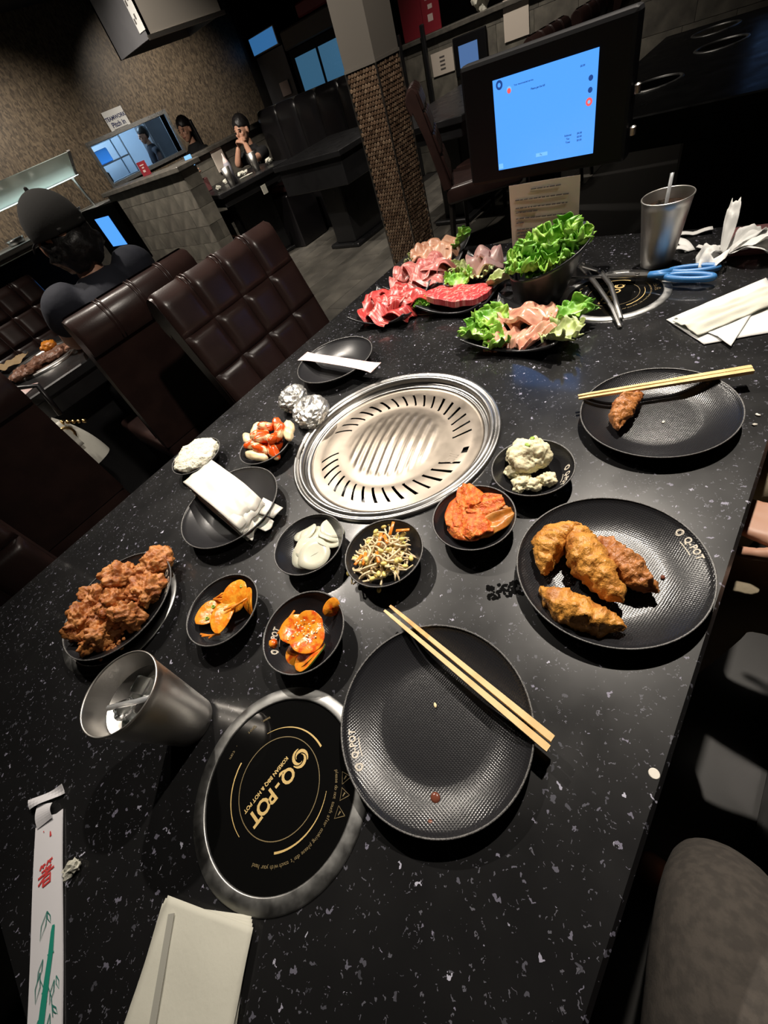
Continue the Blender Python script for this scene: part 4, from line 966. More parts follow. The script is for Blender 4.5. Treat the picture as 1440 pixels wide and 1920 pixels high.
# ---- dumplings: half-moon with a pleated crest
def dumpling(label, a, b, z, wid, hgt, m, seed, roll=0.0, bend=0.12, group=None):
    a, b = Vector((*a, 0)), Vector((*b, 0)); d = b - a; ln = d.length; d.normalize(); s_ = Vector((-d.y, d.x, 0)); mid = (a + b) / 2
    NU, NV = 56, 30; vs = []
    for i in range(NU + 1):
        u = i / NU; prof = max(0.0, sin(pi * u)) ** 0.62; cx_ = (u - 0.5) * ln; cy_ = bend * ln * (4 * (u - 0.5) ** 2 - 0.5)
        for j in range(NV):
            g = 2 * pi * j / NV; w_ = wid * prof * cos(g); h = hgt * prof * (sin(g) if sin(g) > 0 else sin(g) * 0.35)
            crest = exp(-((g - pi / 2) / 0.32) ** 2)
            h += 0.005 * prof * crest * (0.6 + 0.4 * sin(u * 31 + seed * 2 + 2 * sin(u * 9)))
            w_ += 0.003 * crest * sin(u * 31 + seed * 2 + 2 * sin(u * 9)) * prof
            p = Vector((cx_, cy_ + w_ * cos(roll) - h * sin(roll), w_ * sin(roll) + h * cos(roll)))
            n = fbm(p * 75 + Vector((seed * 5.1, 0, 0))); r_ = Vector((0, cos(g), sin(g))); p += r_ * n * 0.0050
            q = d * p.x + s_ * p.y; vs.append((q.x, q.y, p.z))
    fs = [(i * NV + j, (i + 1) * NV + j, (i + 1) * NV + (j + 1) % NV, i * NV + (j + 1) % NV) for i in range(NU) for j in range(NV)]
    lo = min(v[2] for v in vs)
    mb = MB().add(vs, fs); o = mb.obj('fried_dumpling', m, smooth=True, loc=(mid.x, mid.y, TZ + z - lo)); tag(o, label, 'dumpling', group); return o
G_ = 'fried dumplings on the black plates'
dumpling('golden fried dumpling lying on top across the others', (0.338, 0.114), (0.256, 0.027), 0.013, 0.0225, 0.025, 'dumpling', 1, 0.25, 0.06, G_)
dumpling('golden fried dumpling leaning under the top one, farthest left of the four', (0.350, 0.112), (0.258, 0.124), 0.0075, 0.019, 0.025, 'dumpling', 2, -0.5, 0.18, G_)
dumpling('dark brown fried dumpling at the right of the four', (0.336, 0.080), (0.287, 0.000), 0.0045, 0.0195, 0.023, 'dumpling_dark', 3, -0.3, 0.08, G_)
dumpling('golden fried dumpling nearest the camera of the four', (0.236, 0.113), (0.231, 0.013), 0.0055, 0.0195, 0.022, 'dumpling', 4, 0.3, 0.10, G_)
dumpling('single browned dumpling alone on its plate', (0.632, 0.116), (0.540, 0.124), 0.0045, 0.016, 0.022, 'dumpling_dark', 5, 0.5, 0.12, G_)
# ---- fried chicken
ck = [((-0.016, 0.700), (0.034, 0.026, 0.022), 'at the top end of the plate'), ((-0.052, 0.662), (0.030, 0.026, 0.020), 'on the side nearest the pickles'), ((-0.066, 0.728), (0.034, 0.028, 0.022), 'in the middle far side'),
      ((-0.100, 0.690), (0.030, 0.026, 0.020), 'in the centre of the pile'), ((-0.152, 0.724), (0.030, 0.030, 0.022), 'at the lower left end'), ((-0.110, 0.742), (0.028, 0.024, 0.022), 'at the back left'),
      ((-0.100, 0.652), (0.028, 0.026, 0.020), 'at the right front'), ((-0.148, 0.665), (0.032, 0.024, 0.018), 'nearest the steel cup'), ((-0.128, 0.700), (0.026, 0.024, 0.018), 'on the lower middle')]
for i, (p, r, w_) in enumerate(ck):
    F(blob(r, 0.013, 44, i + 2, 5, flat=-0.018, rot=(0.3 * i, 0.2, i * 0.9), at=(p[0], p[1], TZ + 0.030 + (0.010 if i in (2, 3) else 0.0))), 'fried_chicken_piece', 'fried', 'craggy brown fried chicken piece ' + w_, 'chicken', 'fried chicken pieces')
random.seed(8); mb = MB()
for i in range(40):
    a = random.uniform(0, 6.28); r = random.uniform(0.0, 0.028); blob((0.003, 0.003, 0.002), 0.002, 200, i, 2, at=(-0.150 + r * cos(a), 0.640 + r * sin(a) * 0.8, TZ + 0.014 + random.uniform(0, 0.003)), mb=mb)
F(mb, 'fried_crumbs', 'fried', 'loose fried crumbs at the front of the chicken plate', 'crumbs', kind='stuff')
# ---- rice sheets
rp = thing('rice_sheet_stack', 'block of stacked soft white rice sheets on its black plate', 'food', (0.155, 0.685, TZ + 0.006))
def quadpt(P, a, b): A, B, C_, D = [Vector(p) for p in P]; return (A * (1 - a) + B * a) * (1 - b) + (D * (1 - a) + C_ * a) * b
o_ = Vector((0.155, 0.685))
top = [Vector(p) - o_ for p in ((0.200, 0.768), (0.132, 0.782), (0.112, 0.596), (0.180, 0.606))]
random.seed(4)
for k in range(14):
    z = 0.004 + 0.0042 * k; sh = Vector((random.uniform(-0.002, 0.002), random.uniform(-0.0035, 0.0035)))
    ex = random.uniform(-0.004, 0.014) * (1.3 - k / 14)
    def fn(a, b, k=k, z=z, sh=sh, ex=ex):
        p = quadpt(top, a, b) + sh; e = max(0, b - 0.75) / 0.25; droop = e * e * (0.006 + 0.0016 * k)
        y_ = p.y - e * (ex + 0.007 * noise.noise(Vector((a * 4, k * 2.3, 3)))); 
        return Vector((p.x, y_, max(0.001, z - droop + 0.0020 * noise.noise(Vector((a * 5 + k * 0.15, b * 5, 0.3))) * (0.4 + k / 14) + 0.0012 * e * sin(a * 6 + k * 1.7))))
    MB().grid(fn, 16, 22, 0.0036 if k > 9 else 0.0032).obj('rice_sheet', 'ricepaper', rp, smooth=True)
for k, (u, ln, zz, q) in enumerate([(0.018, 0.044, 0.020, 0.25), (-0.004, 0.050, 0.014, 0.0), (-0.024, 0.038, 0.024, -0.2)]):
    MB().grid(lambda a, b: Vector((u + 0.034 * (a - 0.5) * (1 - 0.25 * b) + q * 0.03 * b, -0.074 - ln * b - 0.004 * sin(a * 4 + k), zz * (1 - 0.55 * b) + 0.004 * sin(a * 4 + k * 2) * b)), 10, 10, 0.0016).obj('torn_sheet_edge', 'ricepaper', rp, smooth=True)
# ---- rice cakes with red sauce
cl = [((0.318, 0.775), 0.042, 0.3, 'ricecake'), ((0.296, 0.782), 0.034, 1.2, 'ricecake'), ((0.335, 0.750), 0.046, 2.2, 'ricecake_sauce'), ((0.345, 0.722), 0.046, 0.9, 'ricecake_sauce'), ((0.352, 0.695), 0.042, 1.0, 'ricecake'),
      ((0.338, 0.685), 0.040, 0.8, 'ricecake'), ((0.310, 0.748), 0.046, 2.8, 'ricecake_sauce'), ((0.303, 0.725), 0.046, 2.6, 'ricecake_sauce'), ((0.312, 0.704), 0.044, 3.6, 'ricecake_sauce'), ((0.288, 0.755), 0.036, 2.9, 'ricecake_sauce'),
      ((0.282, 0.718), 0.038, 1.8, 'ricecake_sauce'), ((0.266, 0.722), 0.030, 1.75, 'ricecake'), ((0.328, 0.700), 0.046, 0.2, 'ricecake_sauce'), ((0.290, 0.690), 0.030, 1.0, 'ricecake_sauce')]
for i, (p, z, a, m) in enumerate(cl):
    ln = 0.024 if i == 11 else 0.018
    F(blob((ln * 1.2, 0.0112, 0.0098), 0.0026, 60, i + 30, 3, rot=(0.2, -0.45 if m == 'ricecake_sauce' else -0.15, a), at=(p[0], p[1], TZ + z)), 'rice_cake', m,
      'pale rice cake piece without sauce heaped in its bowl' if m == 'ricecake' else 'rice cake piece coated in red sauce heaped in its bowl', 'rice cake', 'plain rice cakes in the bowl' if m == 'ricecake' else 'sauced rice cakes in the bowl')
F(blob((0.034, 0.034, 0.012), 0.003, 60, 3, 4, at=(0.304, 0.729, TZ + 0.022)), 'sauce_pool', 'red_sauce', 'red sauce pooled under the rice cakes', 'sauce')
# ---- minced garlic, mashed potato
F(blob((0.0525, 0.0525, 0.017), 0.005, 55, 2, 5, flat=-0.012, at=(0.213, 0.889, TZ + 0.031)), 'minced_garlic', 'garlic', 'mound of pale minced garlic filling its bowl', 'garlic')
F(blob((0.030, 0.032, 0.024), 0.007, 42, 6, 5, flat=-0.02, at=(0.438, 0.216, TZ + 0.028)), 'potato_scoop', 'potato', 'large scoop of creamy mashed potato salad', 'potato salad')
for i, (x, y_, r) in enumerate([(0.414, 0.224, 0.013), (0.398, 0.206, 0.014), (0.396, 0.190, 0.011), (0.414, 0.176, 0.0125), (0.410, 0.232, 0.009), (0.385, 0.205, 0.008)]):
    F(blob((r, r, r * 0.7), 0.005, 90, i + 9, 4, at=(x, y_, TZ + 0.0145)), 'potato_crumble', 'potato', 'broken lump of mashed potato in front of the scoop', 'potato salad', 'mashed potato lumps')
for i, (x, y_, z) in enumerate([(0.452, 0.214, 0.0525), (0.436, 0.214, 0.0535)]): F(blob((0.005, 0.0035, 0.0015), 0.001, 90, i, 2, at=(x, y_, TZ + z), rot=(0, 0.2, i)), 'vegetable_bit', 'spring_onion', 'green vegetable bit on the potato scoop', 'vegetable', 'green bits on the potato')
# ---- white radish slices
rd = [((0.196, 0.440), 0.5, 0.5), ((0.186, 0.434), 0.3, 0.6), ((0.176, 0.428), 0.15, 0.5), ((0.168, 0.476), -0.3, 0.1), ((0.170, 0.462), -0.1, 0.2), ((0.152, 0.446), 0.0, 0.15), ((0.136, 0.440), 0.1, -0.1), ((0.140, 0.426), 0.2, -0.05)]
for i, (p, tx, ty) in enumerate(rd):
    t_ = Matrix.Translation((p[0], p[1], TZ + 0.016 + 0.0016 * i)) @ Matrix.Rotation(tx, 4, 'X') @ Matrix.Rotation(ty, 4, 'Y')
    V = []; n = 32; R0 = 0.0215 if i < 5 else 0.027
    rim = [(R0 * cos(2 * pi * k / n) * (1 + 0.03 * sin(k)), R0 * 0.93 * sin(2 * pi * k / n), 0.002 * sin(4 * pi * k / n + i)) for k in range(n)]
    vs = [(0, 0, 0.0009)] + [(x * 0.6, y_ * 0.6, z * 0.4 + 0.0009) for x, y_, z in rim] + [(x, y_, z + 0.0007) for x, y_, z in rim] + [(x, y_, z - 0.0007) for x, y_, z in rim] + [(0, 0, -0.0007)]
    fs = [(0, 1 + k, 1 + (k + 1) % n) for k in range(n)]
    for o0 in (1, 1 + n): fs += [(o0 + k, o0 + n + k, o0 + n + (k + 1) % n, o0 + (k + 1) % n) for k in range(n)]
    fs += [(1 + 2 * n + k, 1 + 3 * n, 1 + 2 * n + (k + 1) % n) for k in range(n)]
    F(MB().add([t_ @ Vector(v) for v in vs], fs), 'radish_slice', 'daikon', 'thin translucent white radish slice in its bowl', 'radish', 'white radish slices')
# ---- bean sprouts
random.seed(14); mb = MB(); mh = MB()
for i in range(110):
    a = random.uniform(0, 2 * pi); r = 0.036 * sqrt(random.random()); cx_, cy_ = 0.188 + r * cos(a), 0.326 + r * sin(a); z = 0.013 + 0.021 * (1 - (r / 0.038) ** 2) * random.random() + 0.002
    th = random.uniform(0, 2 * pi); ln = random.uniform(0.03, 0.055); k = random.uniform(-2.8, 2.8); pts = []
    for j in range(7):
        q = j / 6 - 0.5; aa = th + k * q; pts.append((cx_ + ln * q * cos(aa), cy_ + ln * q * sin(aa), TZ + max(0.0055 + 0.5 * (max(0, hypot(cx_ + ln * q * cos(aa) - 0.192, cy_ + ln * q * sin(aa) - 0.323) - 0.026)) ** 1.05, z + 0.004 * sin(q * 5 + i))))
    mb.tube(pts, [0.0014, 0.0017, 0.0018, 0.0018, 0.0018, 0.0015, 0.0009], 5)
    if i % 2 == 0: blob((0.0052, 0.0034, 0.0030), 0.0003, 100, i, 2, at=Vector(pts[0]) + Vector((0, 0, 0.001)), rot=(0, 0, th), mb=mh)
sp = F(mb, 'bean_sprouts', 'sprout', 'tangle of pale bean sprouts in its bowl', 'bean sprouts', kind='stuff')
o = mh.obj('bean_heads', 'sprout_head', sp, smooth=True); o['kind'] = 'stuff'
def strip(p, ln, a, z, tilt, w_=0.0022, m='carrot', nm='carrot_strip', label='', group=None):
    t_ = Matrix.Translation((p[0], p[1], TZ + z)) @ Matrix.Rotation(a, 4, 'Z') @ Matrix.Rotation(tilt, 4, 'Y')
    return F(MB().rbox((-ln / 2, -w_, -0.0012), (ln / 2, w_, 0.0012), 0.0006, t_, 1), nm, m, label, 'carrot', group)
for p, a, z, tl in [((0.232, 0.336), 0.3, 0.030, -0.2), ((0.236, 0.318), 2.0, 0.030, 0.1), ((0.210, 0.330), 1.0, 0.034, 0.2), ((0.206, 0.338), 0.4, 0.034, -0.1), ((0.165, 0.352), 0.2, 0.026, 0.2), ((0.170, 0.343), 0.5, 0.028, 0.0), ((0.180, 0.324), 0.8, 0.031, 0.1)]:
    strip(p, 0.022, a, z, tl, 0.0024, label='orange carrot strip among the bean sprouts', group='carrot strips in the sprouts')
# ---- kimchi
def leafy(c, ln, w_, ang, z, seed, m, name, label, cat, group=None, lift=0.0):
    d = Vector((cos(ang), sin(ang), 0)); s_ = Vector((-d.y, d.x, 0))
    def fn(a, b):
        wv = w_ * (0.55 + 0.6 * sin(pi * min(1, a * 0.9 + 0.08))) * (b - 0.5) * 2
        p = Vector((c[0], c[1], 0)) + d * (ln * (a - 0.5)) + s_ * wv
        zz = z + lift * a + 0.0065 * noise.noise(Vector((p.x * 45 + seed, p.y * 45, seed))) + 0.0030 * sin(b * 14 + seed + a * 3) * 0.6 + 0.006 * (1 - (2 * b - 1) ** 2)
        return Vector((p.x, p.y, TZ + zz))
    mb = MB().grid(fn, 30, 30, 0.003); return F(mb, name, m, label, cat, group)
KG = 'kimchi leaves in the bowl'
for i, (c, ln, w_, a, z, m, lab) in enumerate([((0.312, 0.252), 0.075, 0.028, 0.2, 0.022, 'kimchi', 'broad orange kimchi leaf on the left of its bowl'), ((0.298, 0.236), 0.070, 0.024, 0.9, 0.028, 'kimchi', 'folded orange kimchi leaf across the middle of its bowl'), ((0.322, 0.228), 0.055, 0.017, 2.3, 0.032, 'kimchi', 'small bright orange kimchi leaf on the heap'),
    ((0.308, 0.208), 0.060, 0.018, -0.5, 0.024, 'kimchi_dark', 'brownish kimchi leaf at the right of its bowl'), ((0.282, 0.238), 0.050, 0.020, 1.6, 0.021, 'kimchi', 'wet orange kimchi leaf at the front of its bowl'), ((0.330, 0.256), 0.045, 0.018, 0.9, 0.032, 'kimchi', 'orange kimchi leaf at the back of its bowl')]):
    leafy(c, ln, w_, a, z, i * 3.3, m, 'kimchi_leaf', lab, 'kimchi', KG)
F(blob((0.034, 0.036, 0.011), 0.004, 50, 5, 4, at=(0.300, 0.237, TZ + 0.0165)), 'kimchi_heap', 'kimchi', 'wet chopped kimchi heap under the leaves', 'kimchi')
# ---- sauced cucumbers and pickled radish slices
def slice_disc(p, R0, tx, ty, z, m, name, label, cat, group, skin=None, th=0.0026, wav=0.0032, seed=0, ell=1.0, ang=0.0):
    t_ = Matrix.Translation((p[0], p[1], TZ + z)) @ Matrix.Rotation(ang, 4, 'Z') @ Matrix.Rotation(tx, 4, 'X') @ Matrix.Rotation(ty, 4, 'Y'); n = 36
    rim = [(R0 * cos(2 * pi * k / n) * (1 + 0.05 * noise.noise(Vector((k * 0.5, seed, 0)))), R0 * ell * sin(2 * pi * k / n), wav * sin(4 * pi * k / n + seed)) for k in range(n)]
    def lay(f, dz): return [(x * f, y_ * f, zz * f + dz) for x, y_, zz in rim]
    vs = [(0, 0, th / 2)] + lay(0.5, th / 2) + lay(0.93, th / 2) + lay(1, th * 0.2) + lay(1, -th * 0.2) + lay(0.93, -th / 2) + [(0, 0, -th / 2)]
    fs = [(0, 1 + k, 1 + (k + 1) % n) for k in range(n)]
    for g in range(4): fs += [(1 + g * n + k, 1 + (g + 1) * n + k, 1 + (g + 1) * n + (k + 1) % n, 1 + g * n + (k + 1) % n) for k in range(n)]
    fs += [(1 + 4 * n + k, 1 + 5 * n, 1 + 4 * n + (k + 1) % n) for k in range(n)]
    o = F(MB().add([t_ @ Vector(v) for v in vs], fs), name, m, label, cat, group); sharp(o.data, 35)
    if skin:
        MB().add([t_ @ (Vector(v) * 1.0) for v in [(x * 1.02, y_ * 1.02, zz + th * 0.35) for x, y_, zz in rim] + [(x * 1.02, y_ * 1.02, zz - th * 0.35) for x, y_, zz in rim]], [(k, (k + 1) % n, n + (k + 1) % n, n + k) for k in range(n)]).obj('skin', skin, o, smooth=True)
    return o
CG = 'sauced cucumber slices in the bowl'
for i, (p, R0, tx, ty, z, lab) in enumerate([((0.048, 0.352), 0.019, 0.10, -0.25, 0.024, 'sauced cucumber slice at the back of the heap'), ((0.034, 0.366), 0.019, 0.2, 0.1, 0.0255, 'sauced cucumber slice at the left of the heap'), ((0.036, 0.338), 0.0215, -0.05, 0.15, 0.0285, 'large sesame-covered cucumber slice on top of the heap'),
     ((0.016, 0.346), 0.018, -0.2, -0.2, 0.015, 'wet cucumber slice at the front of the heap'), ((0.018, 0.322), 0.020, -0.55, 0.2, 0.021, 'cucumber slice with green skin leaning at the right'), ((0.022, 0.328), 0.020, -0.5, 0.15, 0.0175, 'cucumber slice half hidden under the leaning one')]):
    slice_disc(p, R0 * 1.12, tx, ty, z, 'cucumber', 'cucumber_slice', lab, 'cucumber', CG, 'cuke_skin' if i in (4, 5) else None, seed=i)
slice_disc((0.086, 0.338), 0.015, 0.55, -0.6, 0.0255, 'cucumber', 'cucumber_slice', 'bitten sauced cucumber piece stuck on the far rim', 'cucumber', CG, seed=9, ell=0.75)
for p, a, z, tl, ln in [((0.036, 0.388), 0.15, 0.022, 0.1, 0.040), ((0.027, 0.385), 1.2, 0.018, 0.2, 0.024)]: strip(p, ln, a, z, tl, 0.0016, label='orange carrot strip beside the cucumbers', group='carrot strips by the cucumbers')
F(blob((0.007, 0.006, 0.005), 0.002, 100, 3, 3, at=(0.003, 0.384, TZ + 0.019)), 'cucumber_bit', 'cucumber', 'small sauced vegetable chunk at the left of the cucumber bowl', 'cucumber')
F(blob((0.026, 0.024, 0.004), 0.001, 50, 5, 3, at=(0.028, 0.348, TZ + 0.0075)), 'sauce_pool', 'red_sauce', 'thin red sauce pooled under the cucumbers', 'sauce')
random.seed(31); ms = MB()
for i in range(34):
    r, a = 0.022 * sqrt(random.random()), random.uniform(0, 6.28); blob((0.0016, 0.001, 0.0007), 0, 10, i, 2, at=(0.036 + r * cos(a), 0.348 + r * sin(a), TZ + 0.0315 - 0.10 * max(0, r - 0.012)), rot=(0, 0, a * 3), mb=ms)
F(ms, 'sesame_seeds', 'sesame', 'sesame seeds scattered over the cucumber slices', 'sesame', kind='stuff')
PG = 'orange pickled radish slices in the bowl'
for i, (p, R0, tx, ty, z, el, an, lab) in enumerate([((0.024, 0.494), 0.021, 0.1, -0.35, 0.026, 0.85, 0.3, 'orange pickled radish slice at the back of its bowl'), ((-0.008, 0.486), 0.024, 0.05, 0.1, 0.026, 0.62, 0.6, 'long orange pickled radish slice standing out on top'), ((0.028, 0.464), 0.020, -0.75, -0.2, 0.026, 0.65, 0.9, 'orange pickled radish slice leaning on the right rim'),
     ((-0.020, 0.518), 0.018, 0.3, 0.2, 0.022, 0.8, 0.2, 'orange pickled radish slice at the left of its bowl'), ((0.006, 0.506), 0.019, 0.1, 0.1, 0.020, 0.8, 1.2, 'orange pickled radish slice underneath the others')]):
    slice_disc(p, R0 * 1.2, tx, ty, z + 0.002, 'pickle', 'pickled_radish', lab, 'pickle', PG, seed=i + 4, ell=el, ang=an)
for p, a, z, tl, ln in [((0.010, 0.478), -0.55, 0.033, 0.1, 0.030), ((0.018, 0.472), -0.4, 0.033, 0.0, 0.028), ((0.004, 0.520), 1.9, 0.027, 0.3, 0.024), ((0.008, 0.524), 2.4, 0.026, 0.3, 0.020), ((-0.040, 0.486), -0.9, 0.0195, 0.1, 0.030), ((-0.034, 0.480), -0.5, 0.020, -0.1, 0.026), ((-0.044, 0.494), -1.2, 0.019, 0.0, 0.024)]:
    strip(p, ln, a, z, tl, 0.0015, label='thin orange carrot strip on the pickled radish', group='carrot strips on the pickled radish')
for i, p in enumerate([(0.040, 0.492), (-0.008, 0.512), (-0.026, 0.508)]): F(MB().lathe([(0.0018, -0.0015), (0.0030, -0.0015), (0.0030, 0.0015), (0.0018, 0.0015), (0.0018, -0.0015)], 14).obj('tmp', 'spring_onion') and MB().lathe([(0.0018, -0.0015), (0.0030, -0.0015), (0.0030, 0.0015), (0.0018, 0.0015), (0.0018, -0.0015)], 14, (p[0], p[1])), 'spring_onion_ring', 'spring_onion', 'green spring onion ring on the pickled radish', 'spring onion', 'spring onion rings').location.z = TZ + 0.033 - 0.003 * i
for o in [o for o in COL.objects if o.name.startswith('tmp')]: bpy.data.objects.remove(o)
# ---- raw meat trays
def tray(label, x, y, rz, s=0.088, lift=0.028):
    t = thing('meat_tray', label, 'tray', (x, y, TZ), rz, 'black trays of raw meat'); N_ = 28
    def fn(a, b):
        u, v = 2 * a - 1, 2 * b - 1
        pin = 1 - 0.13 * (1 - v * v) * abs(u) ** 3; pin2 = 1 - 0.13 * (1 - u * u) * abs(v) ** 3
        z = 0.006 + lift * (abs(u * v)) ** 2.2 + 0.010 * max(abs(u), abs(v)) ** 5
        return Vector((u * s * pin, v * s * pin2, z))
    MB().grid(fn, N_, N_, 0.004).obj('body', 'plate_smooth', t, smooth=True)
    MB().lathe([(0.030, 0.0), (0.034, 0.0), (0.036, 0.005)], 24).obj('foot', 'plate_smooth', t, smooth=True)
    return t
tray('black upturned-corner tray of red sliced beef at the left', 0.872, 0.806, 0.15)
tray('black upturned-corner tray holding the thick red steak', 0.935, 0.615, 0.10)
tray('black upturned-corner tray of pink sliced beef behind the red beef', 1.035, 0.800, 0.12)
tray('black upturned-corner tray of tan marinated meat at the far end', 1.165, 0.835, 0.10, 0.080)
tray('black upturned-corner tray of pale pork behind the steak', 1.070, 0.632, 0.05, 0.074)
tray('black upturned-corner tray of raw chicken on lettuce nearest the grill', 0.808, 0.392, 0.05, 0.098)
def slice_meat(c, ln, w_, ang, z, seed, m, name, label, group, curl=1.0, th=0.0022, arch=0.02, cat='meat'):
    """thin slice: strip that arches and folds along its length and ruffles at its edges"""
    d = Vector((cos(ang), sin(ang), 0)); s_ = Vector((-d.y, d.x, 0))
    def fn(a, b):
        t_ = a - 0.5; fold = curl * 1.5 * t_
        x = ln * (0.55 * t_ + 0.18 * sin(fold * 2.2)); h = arch * cos(pi * t_) + 0.006 * sin(a * 9 + seed) * curl
        wv = 1.35 * w_ * (b - 0.5) * (1 - 0.35 * abs(2 * t_) ** 3)
        n1 = noise.noise(Vector((a * 3.2 + seed, b * 2.4, seed * 0.7)))
        p = Vector((c[0], c[1], TZ + z)) + d * (x + 0.006 * n1) + s_ * (wv + 0.004 * noise.noise(Vector((a * 4, seed, 2))))
        p.z += h + 0.013 * n1 * curl + 0.005 * sin(b * 7 + seed + a * 3); return p
    mb = MB(); mb.grid(fn, 20, 16, th); o = F(mb, name, m, label, cat, group, uv=mb.uvs); sharp(o.data, 45); return o
random.seed(77)
BG = 'red beef slices on their tray'
for i, (x, y_, a, z, ar, ln, w_) in enumerate([(0.835, 0.850, 0.8, 0.012, 0.022, 0.10, 0.055), (0.820, 0.806, 1.2, 0.012, 0.026, 0.11, 0.05), (0.840, 0.765, 1.6, 0.012, 0.024, 0.10, 0.05), (0.885, 0.860, 0.4, 0.014, 0.030, 0.11, 0.06), (0.868, 0.815, 0.9, 0.020, 0.032, 0.11, 0.055), (0.880, 0.770, 2.0, 0.018, 0.030, 0.10, 0.055),
       (0.905, 0.735, 2.3, 0.014, 0.022, 0.10, 0.06), (0.910, 0.815, 1.2, 0.020, 0.030, 0.10, 0.05), (0.860, 0.845, 2.4, 0.024, 0.020, 0.08, 0.05), (0.862, 0.778, 0.2, 0.030, 0.018, 0.08, 0.045)]):
    slice_meat((x, y_), ln, w_, a, z, i * 2.7, 'beef', 'beef_slice', 'thin bright red beef slice folded on its tray', BG, 1.0, 0.002, ar)
BG = 'pink beef slices on their tray'
for i, (x, y_, a, z, ar, ln, w_) in enumerate([(0.985, 0.845, 0.6, 0.014, 0.026, 0.10, 0.05), (0.972, 0.800, 1.3, 0.014, 0.026, 0.10, 0.045), (0.990, 0.755, 1.7, 0.016, 0.030, 0.10, 0.05), (1.030, 0.860, 0.3, 0.018, 0.034, 0.10, 0.05), (1.020, 0.815, 1.0, 0.026, 0.036, 0.10, 0.05), (1.035, 0.765, 2.0, 0.024, 0.036, 0.10, 0.05),
       (1.045, 0.730, 2.2, 0.020, 0.034, 0.09, 0.05), (1.070, 0.800, 1.2, 0.026, 0.034, 0.09, 0.05), (1.000, 0.780, 0.2, 0.034, 0.022, 0.08, 0.045), (1.010, 0.836, 2.5, 0.034, 0.020, 0.08, 0.045)]):
    slice_meat((x, y_), ln, w_, a, z, 40 + i * 2.3, 'beef_pink', 'beef_slice', 'thin pink beef slice ruffled on its tray', BG, 1.2, 0.002, ar)
BG = 'tan marinated meat pieces on their tray'
for i, (x, y_, a, z, ar) in enumerate([(1.150, 0.880, 0.5, 0.018, 0.034), (1.130, 0.840, 1.2, 0.018, 0.034), (1.165, 0.850, 2.0, 0.024, 0.036), (1.175, 0.805, 1.4, 0.022, 0.036), (1.150, 0.800, 0.4, 0.022, 0.034), (1.185, 0.885, 1.0, 0.02, 0.028), (1.140, 0.865, 2.6, 0.03, 0.024)]):
    slice_meat((x, y_), 0.09, 0.045, a, z, 90 + i * 1.7, 'tan_meat', 'marinated_pork', 'tan marinated meat slice on the far tray', BG, 0.9, 0.004, ar)
BG = 'pale pork pieces on their tray'
for i, (x, y_, a, z, ar) in enumerate([(1.075, 0.640, 0.4, 0.022, 0.034), (1.085, 0.615, 1.1, 0.024, 0.036), (1.062, 0.602, 2.0, 0.02, 0.034), (1.092, 0.642, 1.7, 0.022, 0.034)]):
    slice_meat((x, y_), 0.08, 0.045, a, z, 130 + i * 1.9, 'pork', 'pork_slice', 'pale pink pork piece in the lettuce behind the steak', BG, 0.8, 0.005, ar)
# the steak: a slab with an uneven outline
st = [(0.880, 0.690), (0.868, 0.640), (0.862, 0.585), (0.885, 0.555), (0.925, 0.540), (0.975, 0.548), (0.985, 0.585), (0.965, 0.640), (0.955, 0.690), (0.920, 0.712)]
cx_, cy_ = 0.925, 0.622; vs = []; n = 72; rings = [(0.0, 0.019), (0.25, 0.019), (0.5, 0.019), (0.75, 0.019), (0.93, 0.0185), (1.0, 0.0165), (1.0, 0.003), (0.93, 0.0)]
import itertools
def outline(a):
    best = None; pts = st + [st[0]]
    for i in range(len(st)):
        (x0, y0), (x1, y1) = pts[i], pts[i + 1]; dx, dy = cos(a), sin(a); ex, ey = x1 - x0, y1 - y0; den = dx * ey - dy * ex
        if abs(den) < 1e-9: continue
        t_ = ((x0 - cx_) * ey - (y0 - cy_) * ex) / den; u = ((x0 - cx_) * dy - (y0 - cy_) * dx) / den
        if t_ > 0 and -1e-6 <= u <= 1 + 1e-6: best = t_
    return best or 0.06
uvl = []
for f, z in rings:
    for k in range(n):
        a = 2 * pi * k / n; r = outline(a) * f; x, y_ = r * cos(a), r * sin(a); vs.append((x, y_, z + 0.0045 * noise.noise(Vector((x * 34, y_ * 34, 2))))); uvl.append((x * 10, y_ * 10))
fs = [(g * n + k, (g + 1) * n + k, (g + 1) * n + (k + 1) % n, g * n + (k + 1) % n) for g in range(len(rings) - 1) for k in range(n)]
o = MB().add(vs, fs).obj('steak', 'steak', smooth=True, loc=(cx_, cy_, TZ + 0.017), uv=uvl); tag(o, 'thick raw red steak with a thin white fat line on its tray', 'meat'); o.rotation_euler = (0.05, 0.12, 0); sharp(o.data, 42)
